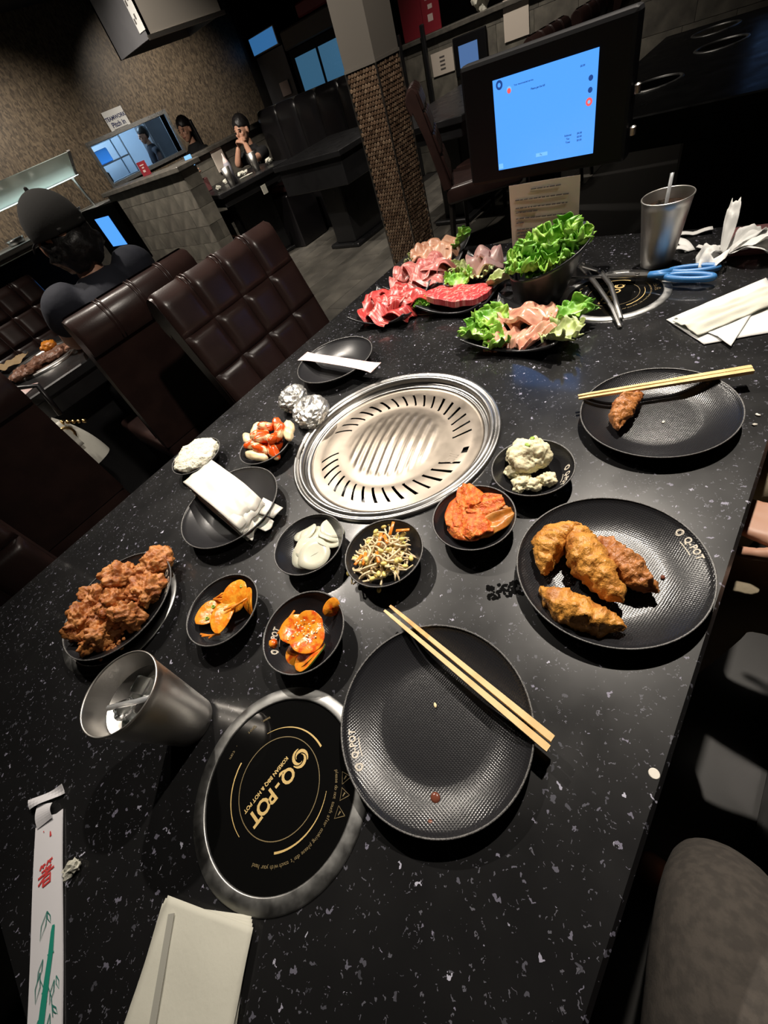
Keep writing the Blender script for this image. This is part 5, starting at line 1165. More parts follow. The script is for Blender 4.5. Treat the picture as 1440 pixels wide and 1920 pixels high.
# raw chicken
BG = 'raw chicken pieces on lettuce'
for i, (x, y_, a, z, r) in enumerate([(0.800, 0.455, 0.5, 0.026, (0.030, 0.017, 0.010)), (0.830, 0.430, 1.0, 0.034, (0.032, 0.018, 0.011)), (0.770, 0.425, 0.2, 0.022, (0.030, 0.015, 0.010)), (0.820, 0.390, 1.5, 0.046, (0.034, 0.022, 0.011)), (0.775, 0.390, 0.1, 0.024, (0.032, 0.014, 0.011)), (0.770, 0.360, -0.2, 0.026, (0.032, 0.013, 0.012)),
     (0.795, 0.345, -0.5, 0.030, (0.036, 0.011, 0.014)), (0.810, 0.325, -0.6, 0.026, (0.034, 0.012, 0.012)), (0.850, 0.365, 0.6, 0.034, (0.030, 0.020, 0.012)), (0.755, 0.445, 0.4, 0.018, (0.022, 0.014, 0.008)), (0.845, 0.400, 2.2, 0.038, (0.030, 0.018, 0.012))]):
    slice_meat((x, y_), r[0] * 2.7, r[1] * 1.7, a, z - 0.012, 160 + i * 2.1, 'chicken_raw', 'raw_chicken_piece', 'glossy marinated raw chicken piece on the lettuce tray', BG, 0.55, 0.0075, 0.012)
# ---- lettuce
def lettuce(c, d, ln, w_, lift, seed, m='lettuce', label='', group=None, ruf=0.016, rib=False, base_z=0.0, cup_=0.02):
    d = Vector(d).normalized(); s_ = Vector((-d.y, d.x, 0)).normalized() if abs(d.x) + abs(d.y) > 1e-6 else Vector((1, 0, 0)); up = s_.cross(d) if s_.cross(d).z > 0 else -s_.cross(d)
    def fn(a, b):
        v = 2 * b - 1; wv = w_ * (0.18 + 0.95 * sin(pi * min(1, 0.12 + a * 0.66)) ** 0.9)
        edge = max(abs(v) ** 2, max(0, a - 0.55) / 0.45)
        rf = ruf * edge * (sin(v * 8 + a * 5 + seed) * 0.6 + sin(v * 16 - a * 11 + seed * 2) * 0.35 + sin(a * 20 + seed * 1.3 + v * 7) * 0.38 + 0.5 * noise.noise(Vector((a * 9, v * 7, seed))))
        rad = 1 + 0.10 * edge * sin(v * 17 + seed) 
        p = Vector(c) + d * (ln * a * (1 - 0.15 * v * v) * rad) + s_ * (wv * v * (1 - 0.25 * edge * abs(sin(a * 20 + seed)) * 0.4)) + up * (cup_ * v * v + rf) + Vector((0, 0, lift * a * a))
        return p
    mb = MB().grid(fn, 34, 34, 0.0007); o = F(mb, 'lettuce_leaf', m, label, 'lettuce', group)
    if rib: MB().tube([Vector(c) + d * (ln * q) + Vector((0, 0, lift * q * q + 0.001)) for q in (0, 0.2, 0.4, 0.6, 0.75)], [0.006, 0.005, 0.0035, 0.002, 0.001], 8).obj('leaf_rib', 'rib', o, smooth=True)
    return o
LG = 'lettuce leaves under the raw chicken'
for i, (x, y_, d, lab) in enumerate([(0.800, 0.440, (0.35, 1, 0.35), 'green lettuce leaf at the left behind the raw chicken'), (0.770, 0.440, (-0.35, 1, 0.25), 'green lettuce leaf at the left front of the raw chicken'), (0.780, 0.330, (-0.30, -1, 0.30), 'pale lettuce leaf at the right of the raw chicken'), (0.830, 0.335, (0.5, -1, 0.35), 'green lettuce leaf at the right behind the raw chicken'), (0.765, 0.410, (-1, 0.7, 0.1), 'green lettuce edge under the raw chicken front')]):
    lettuce((x, y_, TZ + 0.014), d, 0.078 if i < 4 else 0.05, 0.036, 0.0, i * 2.2 + 1, 'lettuce_pale' if i == 2 else 'lettuce', lab, LG, 0.011, True)
LG = 'lettuce under the meats'
lettuce((1.070, 0.655, TZ + 0.012), (-0.5, 0.8, 0.30), 0.075, 0.040, 0.0, 3, 'lettuce_pale', 'pale lettuce leaf around the pork behind the steak', LG, 0.009)
lettuce((1.050, 0.625, TZ + 0.012), (-0.7, -0.3, 0.30), 0.065, 0.040, 0.0, 5, 'lettuce_pale', 'pale lettuce leaf in front of the pork', LG, 0.009)
lettuce((0.975, 0.560, TZ + 0.020), (0.35, -1, 0.30), 0.075, 0.016, 0.0, 4, 'lettuce_pale', 'pale lettuce stalk sticking out beyond the steak', LG, 0.006, True)
lettuce((0.965, 0.640, TZ + 0.020), (0.8, 0.5, 0.5), 0.055, 0.035, 0.0, 7, 'lettuce', 'green lettuce leaf behind the steak', LG, 0.011)
lettuce((0.885, 0.690, TZ + 0.010), (-0.4, 0.6, 0.30), 0.040, 0.018, 0.0, 8, 'lettuce', 'small green lettuce tip left of the steak', LG, 0.006)
lettuce((1.185, 0.790, TZ + 0.020), (0.3, -1, 0.85), 0.075, 0.030, 0.0, 9, 'lettuce', 'green lettuce leaf at the right of the tan meat', LG, 0.010)
lettuce((1.135, 0.880, TZ + 0.016), (-0.2, 1, 0.15), 0.050, 0.022, 0.0, 10, 'lettuce_pale', 'pale lettuce stalk at the left of the tan meat', LG, 0.006)
# lettuce bowl: black slanted bowl
lb = thing('lettuce_bowl', 'tall slanted black bowl full of green lettuce', 'bowl', (0.955, 0.425, TZ))
def slant(p): r = p; return r
prof = [(0.0005, 0.0), (0.048, 0.0), (0.054, 0.004), (0.062, 0.03), (0.072, 0.06), (0.082, 0.09), (0.086, 0.10), (0.0835, 0.1005), (0.079, 0.088), (0.069, 0.06), (0.058, 0.03), (0.045, 0.008), (0.0005, 0.006)]
mb = MB().lathe(prof, 64)
mb.v = [(x + 0.10 * z, y_ - 0.22 * z, z * (1 + 3.1 * (0.62 * x - 0.78 * y_))) for x, y_, z in mb.v]
mb.obj('body', 'plate_smooth', lb, smooth=True)
random.seed(12); LG = 'lettuce leaves in the slanted bowl'
labs = ['at the top right tip', 'at the back', 'at the right', 'at the right front', 'at the front', 'at the left front', 'at the left', 'at the back left', 'in the upper middle', 'in the lower middle', 'in the middle right', 'in the middle left', 'in the middle back', 'over the left rim', 'over the front rim', 'under the top right tip']
spec = [((0.985, 0.385, 0.115), (0.35, -0.55, 0.75), 0.085), ((0.975, 0.405, 0.11), (0.75, -0.1, 0.8), 0.08), ((0.985, 0.375, 0.10), (0.1, -0.75, 0.55), 0.075), ((0.955, 0.380, 0.085), (-0.35, -0.75, 0.55), 0.075), ((0.925, 0.400, 0.075), (-0.8, -0.35, 0.5), 0.075), ((0.920, 0.440, 0.065), (-0.75, 0.35, 0.45), 0.075),
        ((0.935, 0.460, 0.07), (-0.25, 0.8, 0.5), 0.075), ((0.965, 0.455, 0.08), (0.4, 0.75, 0.6), 0.078), ((0.965, 0.405, 0.105), (-0.1, -0.2, 1), 0.085), ((0.940, 0.425, 0.09), (-0.45, -0.1, 0.9), 0.075), ((0.965, 0.385, 0.10), (-0.2, -0.6, 0.8), 0.080), ((0.945, 0.445, 0.085), (-0.2, 0.45, 0.9), 0.085), ((0.970, 0.430, 0.095), (0.35, 0.2, 0.95), 0.085),
        ((0.930, 0.470, 0.065), (-0.4, 0.9, 0.25), 0.06), ((0.915, 0.415, 0.075), (-0.95, 0.1, 0.15), 0.05), ((0.990, 0.365, 0.105), (0.2, -0.9, 0.55), 0.085)]
for i, (c, d, ln) in enumerate(spec):
    lettuce((0.948 + (c[0] - 0.95) * 0.55, 0.405 + (c[1] - 0.415) * 0.55, TZ + max(0.074, c[2] * 0.92 - 0.012)), d, ln * 0.82, 0.040, 0.0, i * 1.9 + 0.4, 'lettuce', 'bright green ruffled lettuce leaf in the black bowl ' + labs[i], LG, 0.013, i in (0, 2, 15))
# ================================================================== chairs, booths, other tables
def make_chair(W=0.46, top=1.0):
    """leather dining chair, origin on the floor under the back; it faces local -Y"""
    t = thing('dining_chair', 'x', 'chair')
    hw_ = W / 2; th = 0.062; z0 = 0.46
    def back_y(z): return (z - 0.48) * 0.27
    # upholstered core with rolled top
    prof = []
    n = 10
    def yz(y, z): return (y, z)
    side = [(0.0 + 0.012, z0)] + [(back_y(z) + 0.012, z) for z in (0.6, 0.75, 0.88, 0.955)]
    roll = [(back_y(0.965) + 0.012 + 0.030 - 0.030 * cos(q * pi / 6), 0.965 + (top - 0.965) * sin(q * pi / 6)) for q in range(0, 4)] 
    roll += [(back_y(0.965) + 0.042 + 0.045 * sin(q * pi / 6), top - 0.012 + 0.012 * cos(q * pi / 6) - 0.05 * (1 - cos(q * pi / 6))) for q in range(1, 6)]
    rear = [(back_y(0.90) + th + 0.012, 0.90), (back_y(0.75) + th, 0.75), (back_y(0.6) + th, 0.6), (th, z0)]
    prof = side + roll + rear; k = len(prof); mb = MB()
    xs = [-hw_, -hw_ + 0.012, hw_ - 0.012, hw_]; ins = [0.012, 0, 0, 0.012]; vs = []
    cy_ = sum(p[0] for p in prof) / k; cz_ = sum(p[1] for p in prof) / k
    for x, i_ in zip(xs, ins): vs += [(x, y + (0.0 if i_ == 0 else (cy_ - y) * 0.12), z + (0.0 if i_ == 0 else (cz_ - z) * 0.02)) for y, z in prof]
    fs = [(a * k + i, a * k + (i + 1) % k, (a + 1) * k + (i + 1) % k, (a + 1) * k + i) for a in range(3) for i in range(k)] + [tuple(range(k)), tuple(3 * k + i for i in range(k))[::-1]]
    bk = mb.add(vs, fs).obj('backrest', 'leather', t, flat_angle=50)
    # tufted panels on the front: four columns, rows of pillows
    rows = [(0.50, 0.655), (0.655, 0.77), (0.77, 0.885), (0.885, 0.985)]
    cw = W / 4
    for (za, zb) in rows:
        def pf(a, b, za=za, zb=zb):
            z = za + (zb - za) * b; e = 1 - (2 * a - 1) ** 6; e2 = 1 - (2 * b - 1) ** 8 if zb < 0.9 else (1 - (1 - b) ** 14 if b < .5 else 1)
            bul = 0.016 * max(0, e) ** 0.6 * max(0, e2) ** 0.6; topc = 0.0
            y = back_y(z) + 0.010 - bul
            if zb > 0.9 and b > 0.86: q = (b - 0.86) / 0.14; y = back_y(z) + 0.010 - bul + 0.030 * q * q; z = z + 0.018 * q * (1 if e > 0.1 else 0.4)
            return Vector(((a - 0.5) * cw * 0.985, y, z))
        me = MB().grid(pf, 12, 12).mesh('tufted_panel', 'leather', True)
        for c in range(4): link('tufted_panel', me, bk, ((c - 1.5) * cw, 0, 0))
    # double seams over the roll
    for c in (-1, 0, 1):
        for d in (-0.006, 0.006):
            MB().tube([(c * cw + d, y - 0.001, z + 0.002) for y, z in side[-1:] + roll] , 0.0032, 6).obj('seam_cord', 'leather', bk, smooth=True)
    def seatf(a, b):
        u, v = 2 * a - 1, 2 * b - 1; h = 0.012 * (1 - u ** 4) * (1 - v ** 4); return Vector((u * hw_, -0.20 + v * 0.23, 0.47 + h))
    st_ = MB().rbox((-hw_, -0.44, 0.37), (hw_, 0.055, 0.475), 0.022, seg=3).obj('seat', 'leather', t, smooth=True)
    for sx in (-1, 1):
        for y, y2 in ((-0.40, -0.41), (0.03, 0.07)):
            MB().tube([(sx * (hw_ - 0.035), y, 0.38), (sx * (hw_ - 0.03), y2, 0.0)], [0.022, 0.016], 4).obj('leg', 'dark_wood', t)
    return t
CHG = 'brown leather dining chairs'
proto = make_chair(); used = [False]
def place_chair(label, x, y, rz, group=CHG, z=0):
    c = proto if not used[0] else copy_tree(proto); used[0] = True
    c.location = (x, y, z); c.rotation_euler = (0, 0, rz); tag(c, label, 'chair', group); return c
# own table, far side (facing us)
place_chair('brown tufted leather chair facing the grill across our table', 0.70, 1.085, 0.02)
place_chair('brown tufted leather chair at the left frame edge beside the fried chicken', -0.38, 1.085, 0.0)
# neighbouring table, backs towards us
place_chair('brown leather chair seen from behind with the capped man in it', 0.565, 1.74, pi - 0.02)
place_chair('dark leather chair seen from behind at the left frame edge, white bag on its seat', -0.115, 1.74, pi)
place_chair('brown tufted leather chair across the neighbouring table facing us', 0.47, 2.93, 0.04)
place_chair('dark leather chair seen in profile just right of the mosaic pillar', 3.12, 1.98, 0.55)
for i, (x, y_) in enumerate([(3.56, 1.66), (4.10, 1.60), (4.62, 1.54)]):
    place_chair(['dark chair with a shiny top rail behind the left of the tablet', 'dark chair with a shiny top rail behind the middle of the tablet', 'dark chair with a shiny top rail behind the right of the tablet'][i], x, y_, pi - 0.06)
# neighbouring table
def plain_table(name, label, x0, x1, y0, y1, z=0.75, rz=0.0, m='black_lam', apron=0.08):
    t = thing(name, label, 'table', ((x0 + x1) / 2, (y0 + y1) / 2, 0), rz); a, b = (x1 - x0) / 2, (y1 - y0) / 2
    MB().rbox((-a, -b, z - 0.04), (a, b, z), 0.005, seg=1).obj('tabletop', m, t)
    MB().rbox((-a + 0.03, -b + 0.03, z - 0.04 - apron), (a - 0.03, b - 0.03, z - 0.04), 0.005, seg=1).obj('apron', 'black_lam', t)
    MB().rbox((-a * 0.55, -b * 0.3, 0.03), (a * 0.55, b * 0.3, z - 0.1), 0.012, seg=1).obj('pedestal', 'black_lam', t)
    MB().rbox((-a * 0.65, -b * 0.45, 0), (a * 0.65, b * 0.45, 0.035), 0.008, seg=1).obj('foot_plate', 'black_lam', t)
    return t
plain_table('dining_table', 'dark table of the capped man with a used grill on it', -0.55, 1.15, 2.17, 2.88)
g2 = thing('barbecue_grill', 'steel grill ring holding browned meat on the neighbouring table', 'grill', (0.37, 2.55, 0.75))
MB().lathe([(0.150, 0.002), (0.155, 0.010), (0.163, 0.012), (0.167, 0.007), (0.173, 0.006), (0.180, 0.012), (0.187, 0.010), (0.19, 0.001)], 72).obj('outer_ring', 'steel', g2, smooth=True)
MB().lathe([(0.0, 0.004), (0.152, 0.004)], 48).obj('grill_plate', 'brown_food', g2)
random.seed(9)
for i in range(9):
    tag(blob((0.045, 0.03, 0.014), 0.012, 30, i + 3, 4, rot=(0, 0, i * 1.3), at=(0.33 + random.uniform(-0.11, 0.10), 2.50 + random.uniform(-0.07, 0.04), 0.772)).obj('grilled_meat', 'brown_food', smooth=True), 'browned meat piece on the neighbouring grill', 'meat', 'browned meat on the neighbouring grill')
tag(blob((0.04, 0.028, 0.018), 0.010, 40, 4, 4, at=(0.42, 2.56, 0.79)).obj('kimchi_pile', 'orange_food', smooth=True), 'bright orange kimchi pile on the neighbouring grill', 'kimchi')
for lab, p, s_, m, a in [('cream paper folded beside the neighbouring grill', (0.56, 2.42), (0.05, 0.014, 0.010), 'napkin', 0.9), ('white plastic tool beside the neighbouring grill', (0.515, 2.33), (0.05, 0.009, 0.006), 'paper', 0.9), ('small white ball beside the neighbouring grill', (0.60, 2.60), (0.015, 0.012, 0.012), 'paper', 0.0)]:
    tag(blob(s_, 0.003, 60, 2, 3, rot=(0, 0, a), at=(p[0], p[1], 0.752 + s_[2])).obj('table_scrap', m, smooth=True), lab, 'scrap')
tag(MB().rbox((-0.07, -0.05, 0), (0.07, 0.05, 0.004), 0.002, Matrix.Translation((0.155, 2.29, 0.7505)) @ Matrix.Rotation(0.5, 4, 'Z'), 1).obj('napkin', 'pink_sleeve'), 'crumpled pinkish napkin at the near corner of the neighbouring table', 'napkin')
tag(quad_sheet([(0.22, 2.72), (0.36, 2.74), (0.34, 2.86), (0.20, 2.84)], 0.762, 0.02, 4).obj('printed_wrapper', 'wood_tan', smooth=True), 'tan printed paper wrapper behind the neighbouring grill', 'wrapper')
# tablets
def tablet(label, x, yc, z0, z1, w_, scr, scr_m, rz=0.0, base=None, frame=0.02):
    t = thing('table_tablet', label, 'tablet', (x, yc, base if base is not None else 0), rz); b0 = base if base is not None else 0
    MB().rbox((0, -w_ / 2, z0 - b0), (0.035, w_ / 2, z1 - b0), 0.008, seg=2).obj('housing', 'monitor', t)
    MB().rbox((0.012, -0.035, 0.0), (0.040, 0.035, z0 - b0 + 0.05), 0.006, seg=1).obj('stand', 'monitor', t)
    sy0, sy1, sz0, sz1 = scr
    s_ = MB().box((-0.0015, sy0 - yc, sz0 - b0), (0.001, sy1 - yc, sz1 - b0)).obj('screen', scr_m, t)
    return t, s_
tb, scrn = tablet('large black order tablet with a lit blue screen at the end of our table', 1.12, 0.4885, 0.944, 1.157, 0.349, (0.3755, 0.586, 0.969, 1.1217), 'screen', base=TZ)
SY = lambda u: 0.586 - 0.4885 - u * 0.2105   # u 0..1 left to right as read
SZ = lambda v: 1.1217 - TZ - v * 0.1525
def on_screen(txt, u, v, size, m='screen_dark'):
    vs, fs = text_mesh(txt, size * 0.861, True); MB().add([Vector((-0.0022, SY(u) - p.x, SZ(v) + p.y)) for p in vs], [f[::-1] for f in fs]).obj('screen_lettering', m, scrn)
def scr_disc(u, v, r, m, x=-0.0020, n=24): MB().add([(x, SY(u) + r * cos(2 * pi * k / n), SZ(v) + r * sin(2 * pi * k / n)) for k in range(n)], [tuple(range(n))[::-1]]).obj('screen_icon', m, scrn)
scr_disc(0.07, 0.06, 0.0075, 'screen_dark'); scr_disc(0.07, 0.06, 0.0035, 'screen', -0.0024)
scr_disc(0.17, 0.135, 0.0055, 'screen_pale'); scr_disc(0.17, 0.145, 0.0042, 'screen_red', -0.0024)
on_screen('Your recommended service', 0.32, 0.105, 0.0042); on_screen('Please get the bill', 0.46, 0.19, 0.0048)
on_screen('$0.00', 0.87, 0.115, 0.0045)
for v in (0.245, 0.355): scr_disc(0.945, v, 0.0042, 'screen_dark')
scr_disc(0.94, 0.465, 0.0062, 'screen_red'); scr_disc(0.94, 0.465, 0.0026, 'screen_pale', -0.0024)
for i, (a, b) in enumerate([('Subtotal', '$0.00'), ('Tax', '$0.00'), ('Total', '$0.00')]):
    on_screen(a, 0.755, 0.755 + i * 0.037, 0.0050); on_screen(b, 0.865, 0.755 + i * 0.037, 0.0050)
MB().box((-0.0022, SY(0.55), SZ(0.925)), (-0.0012, SY(0.43), SZ(0.885))).obj('screen_button', 'screen_pale', scrn); on_screen('Pay', 0.485, 0.905, 0.0052)
MB().box((-0.0022, SY(0.055), SZ(0.985)), (-0.0012, SY(0.005), SZ(0.925))).obj('screen_button', 'screen_pale', scrn)
for z in (0.235, 0.295): MB().lathe([(0.006, 0.0), (0.006, 0.012), (0.003, 0.014)], 12, cap1=True).obj('mount_knob', 'steel', tb).location = (0.005, -0.183, z)
# printed notice under the tablet
nt_ = thing('printed_notice', 'grey printed notice sheet hanging below the lit tablet behind the lettuce', 'notice', (1.112, 0.478, TZ))
MB().grid(lambda a, b: Vector((0.002 * sin(a * 3), 0.082 - 0.164 * a, 0.002 + 0.185 * b)), 6, 6, 0.0008).obj('sheet', 'sheet_paper', nt_)
mbn = MB(); random.seed(2)
for i, (v, l) in enumerate([(0.93, 0.3), (0.83, 0.85), (0.74, 0.92), (0.69, 0.4), (0.62, 0.92), (0.57, 0.12), (0.49, 0.9), (0.45, 0.92), (0.41, 0.55), (0.33, 0.75), (0.28, 0.3), (0.20, 0.8), (0.15, 0.5), (0.08, 0.85)]):
    u = 0.09 if i else 0.33
    while u < 0.07 + l * (0.85 if i else 2.1):
        wv = random.uniform(0.025, 0.08); yy = 0.082 - 0.164 * u; y2 = 0.082 - 0.164 * min(u + wv, 0.93); z = 0.002 + 0.185 * v
        mbn.box((-0.0022, y2, z), (0.0002, yy, z + 0.0018)); u += wv + 0.014
mbn.obj('printed_lines', 'ink', nt_)
tablet('black stand tablet with a lit blue screen beside the capped man', 1.30, 3.30, 0.80, 1.10, 0.52, (3.20, 3.42, 0.895, 1.05), 'screen', base=0.0)
tablet('small lit photo tablet mounted at the dim half wall', 5.35, 3.02, 0.74, 1.02, 0.36, (2.93, 3.14, 0.80, 0.955), 'screen_far', base=0.0)
tablet('lit tablet cut off by the upper right corner', 3.95, 0.36, 0.80, 1.08, 0.40, (0.27, 0.50, 0.90, 1.02), 'screen_far', base=0.0)
# booth: tufted black bench behind the man
bn = thing('booth_bench', 'black tufted booth bench with crystal buttons and a steel top trim', 'bench', (4.4, 4.55, 0))
MB().rbox((-0.42, -0.95, 0.0), (0.0, 0.70, 0.45), 0.03, seg=2).obj('seat', 'leather_black', bn, smooth=True)
for k in range(5):
    MB().grid(lambda a, b: Vector((0.02 - 0.035 * (1 - (2 * a - 1) ** 6) * (1 - (2 * b - 1) ** 10), -0.95 + 0.33 * (k + a), 0.45 + 0.64 * b)), 10, 10, 0.05).obj('back_panel', 'leather_black', bn, smooth=True)
    for z in (0.62, 0.90):
        MB().lathe([(0.0005, 0.018), (0.012, 0.013), (0.018, 0.0)], 8).obj('crystal_button', 'crystal', bn, loc=(-0.012, -0.95 + 0.34 * k + 0.10 + (0.12 if z > 0.7 else 0), z)).rotation_euler = (0, -pi / 2, 0)
MB().box((-0.01, -0.95, 1.09), (0.08, 0.70, 1.11)).obj('top_trim', 'steel_trim', bn)
MB().box((0.02, -0.95, 0.0), (0.08, 0.70, 1.09)).obj('back_board', 'black_lam', bn)
plain_table('dining_table', 'dark booth table with cups in front of the man in black', 2.90, 3.72, 4.22, 5.02, 0.75, -0.25)
plain_table('dining_table', 'empty black table with a deep apron left of the pillar', 3.20, 4.05, 3.05, 3.92, 0.77, 0.0, apron=0.20)
plain_table('dining_table', 'dark empty table with hob rings right of the tablet', 2.35, 3.95, -0.25, 0.95)
plain_table('dining_table', 'dark empty table behind the chairs right of the pillar', 3.35, 5.1, 2.0, 2.8)
for lab, p in [('dim hob ring on the empty table nearest the tablet', (2.84, 0.70)), ('dim hob ring in the middle of the empty table', (3.30, 0.55)), ('dim hob ring at the far end of the empty table', (3.72, 0.66))]:
    r_ = thing('hob_ring', lab, 'hob', (p[0], p[1], 0.75), 0, 'hob rings on the empty table')
    MB().lathe([(0.095, 0.0005), (0.096, 0.004), (0.108, 0.003), (0.11, 0.0005)], 48).obj('steel_ring', 'steel_dull', r_, smooth=True); MB().lathe([(0.0, 0.001), (0.095, 0.001)], 40).obj('glass_disc', 'black_glass', r_)
# things on the booth table
def small_cup(label, x, y, h=0.15, m='cup_steel', z=0.75):
    t = thing('steel_cup', label, 'cup', (x, y, z)); MB().lathe([(0.0005, 0.002), (0.030, 0.0), (0.044, h), (0.042, h), (0.029, 0.006), (0.0005, 0.006)], 28).obj('body', m, t, smooth=True); MB().lathe([(0.0005, h * 0.7), (0.0375, h * 0.7)], 24).obj('drink', 'cola', t); return t
small_cup('steel cup beside the squeeze bottle on the booth table', 3.02, 4.36)
small_cup('steel cup in front of the man in black', 3.42, 4.42)
b_ = thing('squeeze_bottle', 'grey plastic squeeze bottle with a pointed cap on the booth table', 'bottle', (3.10, 4.42, 0.75))
MB().lathe([(0.0005, 0.0), (0.033, 0.0), (0.034, 0.15), (0.026, 0.17)], 24).obj('body', 'bottle', b_, smooth=True); MB().lathe([(0.026, 0.17), (0.02, 0.19), (0.006, 0.215), (0.003, 0.24)], 20, cap1=True).obj('nozzle_cap', 'pink_sleeve', b_, smooth=True)
for i, (lab, x, y_, s_) in enumerate([('cream crumpled napkin on the booth table', 3.38, 4.62, (0.06, 0.03, 0.02)), ('pale crumpled napkin at the back of the booth table', 3.25, 4.72, (0.07, 0.025, 0.02)), ('white folded paper along the booth table edge', 3.28, 4.44, (0.075, 0.012, 0.007)), ('small white cup-shaped napkin at the table end', 3.60, 4.42, (0.04, 0.03, 0.025)), ('small crumpled tissue at the left of the booth table', 2.98, 4.55, (0.03, 0.025, 0.018))]):
    tag(blob(s_, 0.012 if i != 2 else 0.001, 40, i, 3, rot=(0, 0, -0.4), at=(x, y_, 0.752 + s_[2])).obj('crumpled_napkin', 'napkin', smooth=False), lab, 'napkin')
tag(MB().rbox((2.97, 4.86, 0.7505), (3.12, 4.95, 0.86), 0.006, seg=1).obj('condiment_box', 'maroon_box'), 'dark red condiment box at the back of the booth table', 'box')
tag(MB().box((3.60, 5.325, 0.80), (3.76, 5.335, 0.99)).obj('wall_paper_notice', 'sheet_paper'), 'blank pale notice taped on the half wall behind the booth table', 'notice')
tag(MB().box((3.18, 4.16, 0.60), (3.24, 4.165, 0.67)).obj('price_tag', 'napkin'), 'small cream tag on the apron of the booth table', 'tag').parent = None
# menu box near the empty table
mbx = thing('menu_box', 'maroon menu box on a dark shelf left of the empty table', 'box', (3.72, 4.42, 0.0))
MB().rbox((-0.16, -0.12, 0.50), (0.10, 0.12, 0.56), 0.008, seg=1).obj('box', 'maroon_box', mbx); MB().rbox((-0.24, -0.20, 0.0), (0.16, 0.18, 0.49), 0.01, seg=1).obj('stand', 'leather_black', mbx)
# red cards and papers
def card(label, x, y, z, w_, h, th=0.004, m='red_card', lean=0.0, marks=True):
    t = thing('table_card', label, 'card', (x, y, z)); MB().box((-th, -w_ / 2, 0), (th, w_ / 2, h)).obj('panel', m, t)
    if marks:
        for k, (u, v, a, b) in enumerate([(0.0, 0.72, 0.5, 0.07), (0.0, 0.52, 0.25, 0.10), (0.05, 0.25, 0.3, 0.16)]): MB().box((-th - 0.001, -w_ * a / 2 + u * w_, h * v), (-th, w_ * a / 2 + u * w_, h * (v + b))).obj('printed_mark', 'pale_mark', t)
    return t
card('red acrylic card standing on the stone counter by the kitchen', 2.72, 5.22, 1.052, 0.17, 0.11)
card('tall red banner card on the dim half wall right of the pillar', 5.47, 3.66, 1.117, 0.34, 0.55, marks=False)
card('small red card leaning beside the tall red banner', 5.44, 3.45, 1.117, 0.20, 0.30)
tag(blob((0.10, 0.08, 0.10), 0.05, 14, 3, 3, at=(5.48, 2.93, 1.20)).obj('crumpled_napkin', 'napkin', smooth=False), 'large crumpled napkin on the dim half wall', 'napkin')
for lab, y_, z, w_, h in [('white notice with black print on the dim half wall', 3.36, 0.80, 0.26, 0.17), ('blank grey notice on the dim half wall near the tablet', 2.55, 0.86, 0.24, 0.26)]:
    t = thing('wall_notice', lab, 'notice', (5.392, y_, z)); MB().box((-0.004, -w_ / 2, 0), (0, w_ / 2, h)).obj('sheet', 'sheet_paper', t)
    if 'print' in lab:
        for k in range(4): MB().box((-0.0055, -0.03, h * (0.2 + 0.17 * k)), (-0.004, 0.03, h * (0.2 + 0.17 * k) + 0.012)).obj('printed_line', 'ink', t)
for lab, y_ in [('thin black post beside the pillar', 3.80), ('thin black post left of the white notice', 3.50)]:
    tag(MB().rbox((5.30, y_ - 0.022, 0), (5.34, y_ + 0.022, 1.2), 0.008, seg=1).obj('black_post', 'black_lam'), lab, 'post')
# far room: doorway, blue sign, windows
t = thing('light_box_sign', 'blue backlit sign box above the dark doorway at the back corner', 'sign', (7.9, 8.52, 1.80))
MB().rbox((-0.05, -0.38, -0.125), (0.05, 0.38, 0.125), 0.01, seg=1).obj('case', 'steel_dull', t); MB().box((-0.054, -0.35, -0.105), (-0.05, 0.35, 0.105)).obj('lit_face', 'sign_blue', t)
struct(MB().box((7.9, 8.12, 0), (8.0, 8.9, 1.66)).obj('door_1', 'hood_grey'))
w2 = struct(MB().box((7.9, 6.7, 0.9), (7.95, 8.02, 1.55)).obj('window_2', 'monitor'))
for y0, y1 in ((6.85, 7.29), (7.36, 7.90)): MB().box((7.885, y0, 0.98), (7.898, y1, 1.44)).obj('pane', 'window_blue', w2)
tag(MB().rbox((7.85, 6.72, 1.56), (7.95, 8.06, 1.80), 0.02, seg=1).obj('fascia_board', 'pillar_paint'), 'pale board above the blue windows at the back', 'board')
tag(MB().rbox((7.83, 6.70, 1.82), (7.95, 7.5, 1.98), 0.02, seg=1).obj('fascia_board', 'red_card'), 'dark red board above the pale one at the back', 'board')
tag(MB().box((7.87, 8.25, 1.05), (7.89, 8.50, 1.24)).obj('wall_poster', 'pale_mark'), 'small pale and red poster by the dark doorway', 'poster')
# buffet with a glass sneeze guard
bf = thing('buffet_counter', 'buffet counter with a lit glass sneeze guard at the back left', 'counter', (2.0, 7.7, 0))
MB().rbox((-1.9, -0.35, 0), (1.15, 0.45, 0.88), 0.01, seg=1).obj('base', 'stone_cap', bf)
MB().rbox((-1.95, -0.42, 0.88), (1.2, 0.5, 0.93), 0.008, seg=1).obj('top', 'steel_dull', bf)
for x in (-1.2, 1.05): MB().tube([(x, 0.0, 0.92), (x, 0.12, 1.27)], 0.018, 8).obj('post', 'steel_dull', bf)
MB().box((-1.6, 0.08, 1.27), (1.12, 0.16, 1.30)).obj('top_rail', 'dark_wood', bf)
MB().box((-1.6, -0.02, 1.262), (1.1, 0.14, 1.268)).obj('light_strip', mat('lit_buffet_strip', (0.5, 0.55, 0.55), 0.5, emit=((0.85, 1.0, 0.95), 1.6)), bf)
mtx = Matrix.Translation((0, 0.10, 1.26)) @ Matrix.Rotation(radians(-42), 4, 'X')
MB().box((-1.6, -0.34, -0.004), (1.12, 0.0, 0.004), mtx).obj('glass_guard', 'glass', bf)
MB().box((1.09, -0.35, -0.008), (1.13, 0.0, 0.010), mtx).obj('guard_end', 'steel', bf)
random.seed(6)
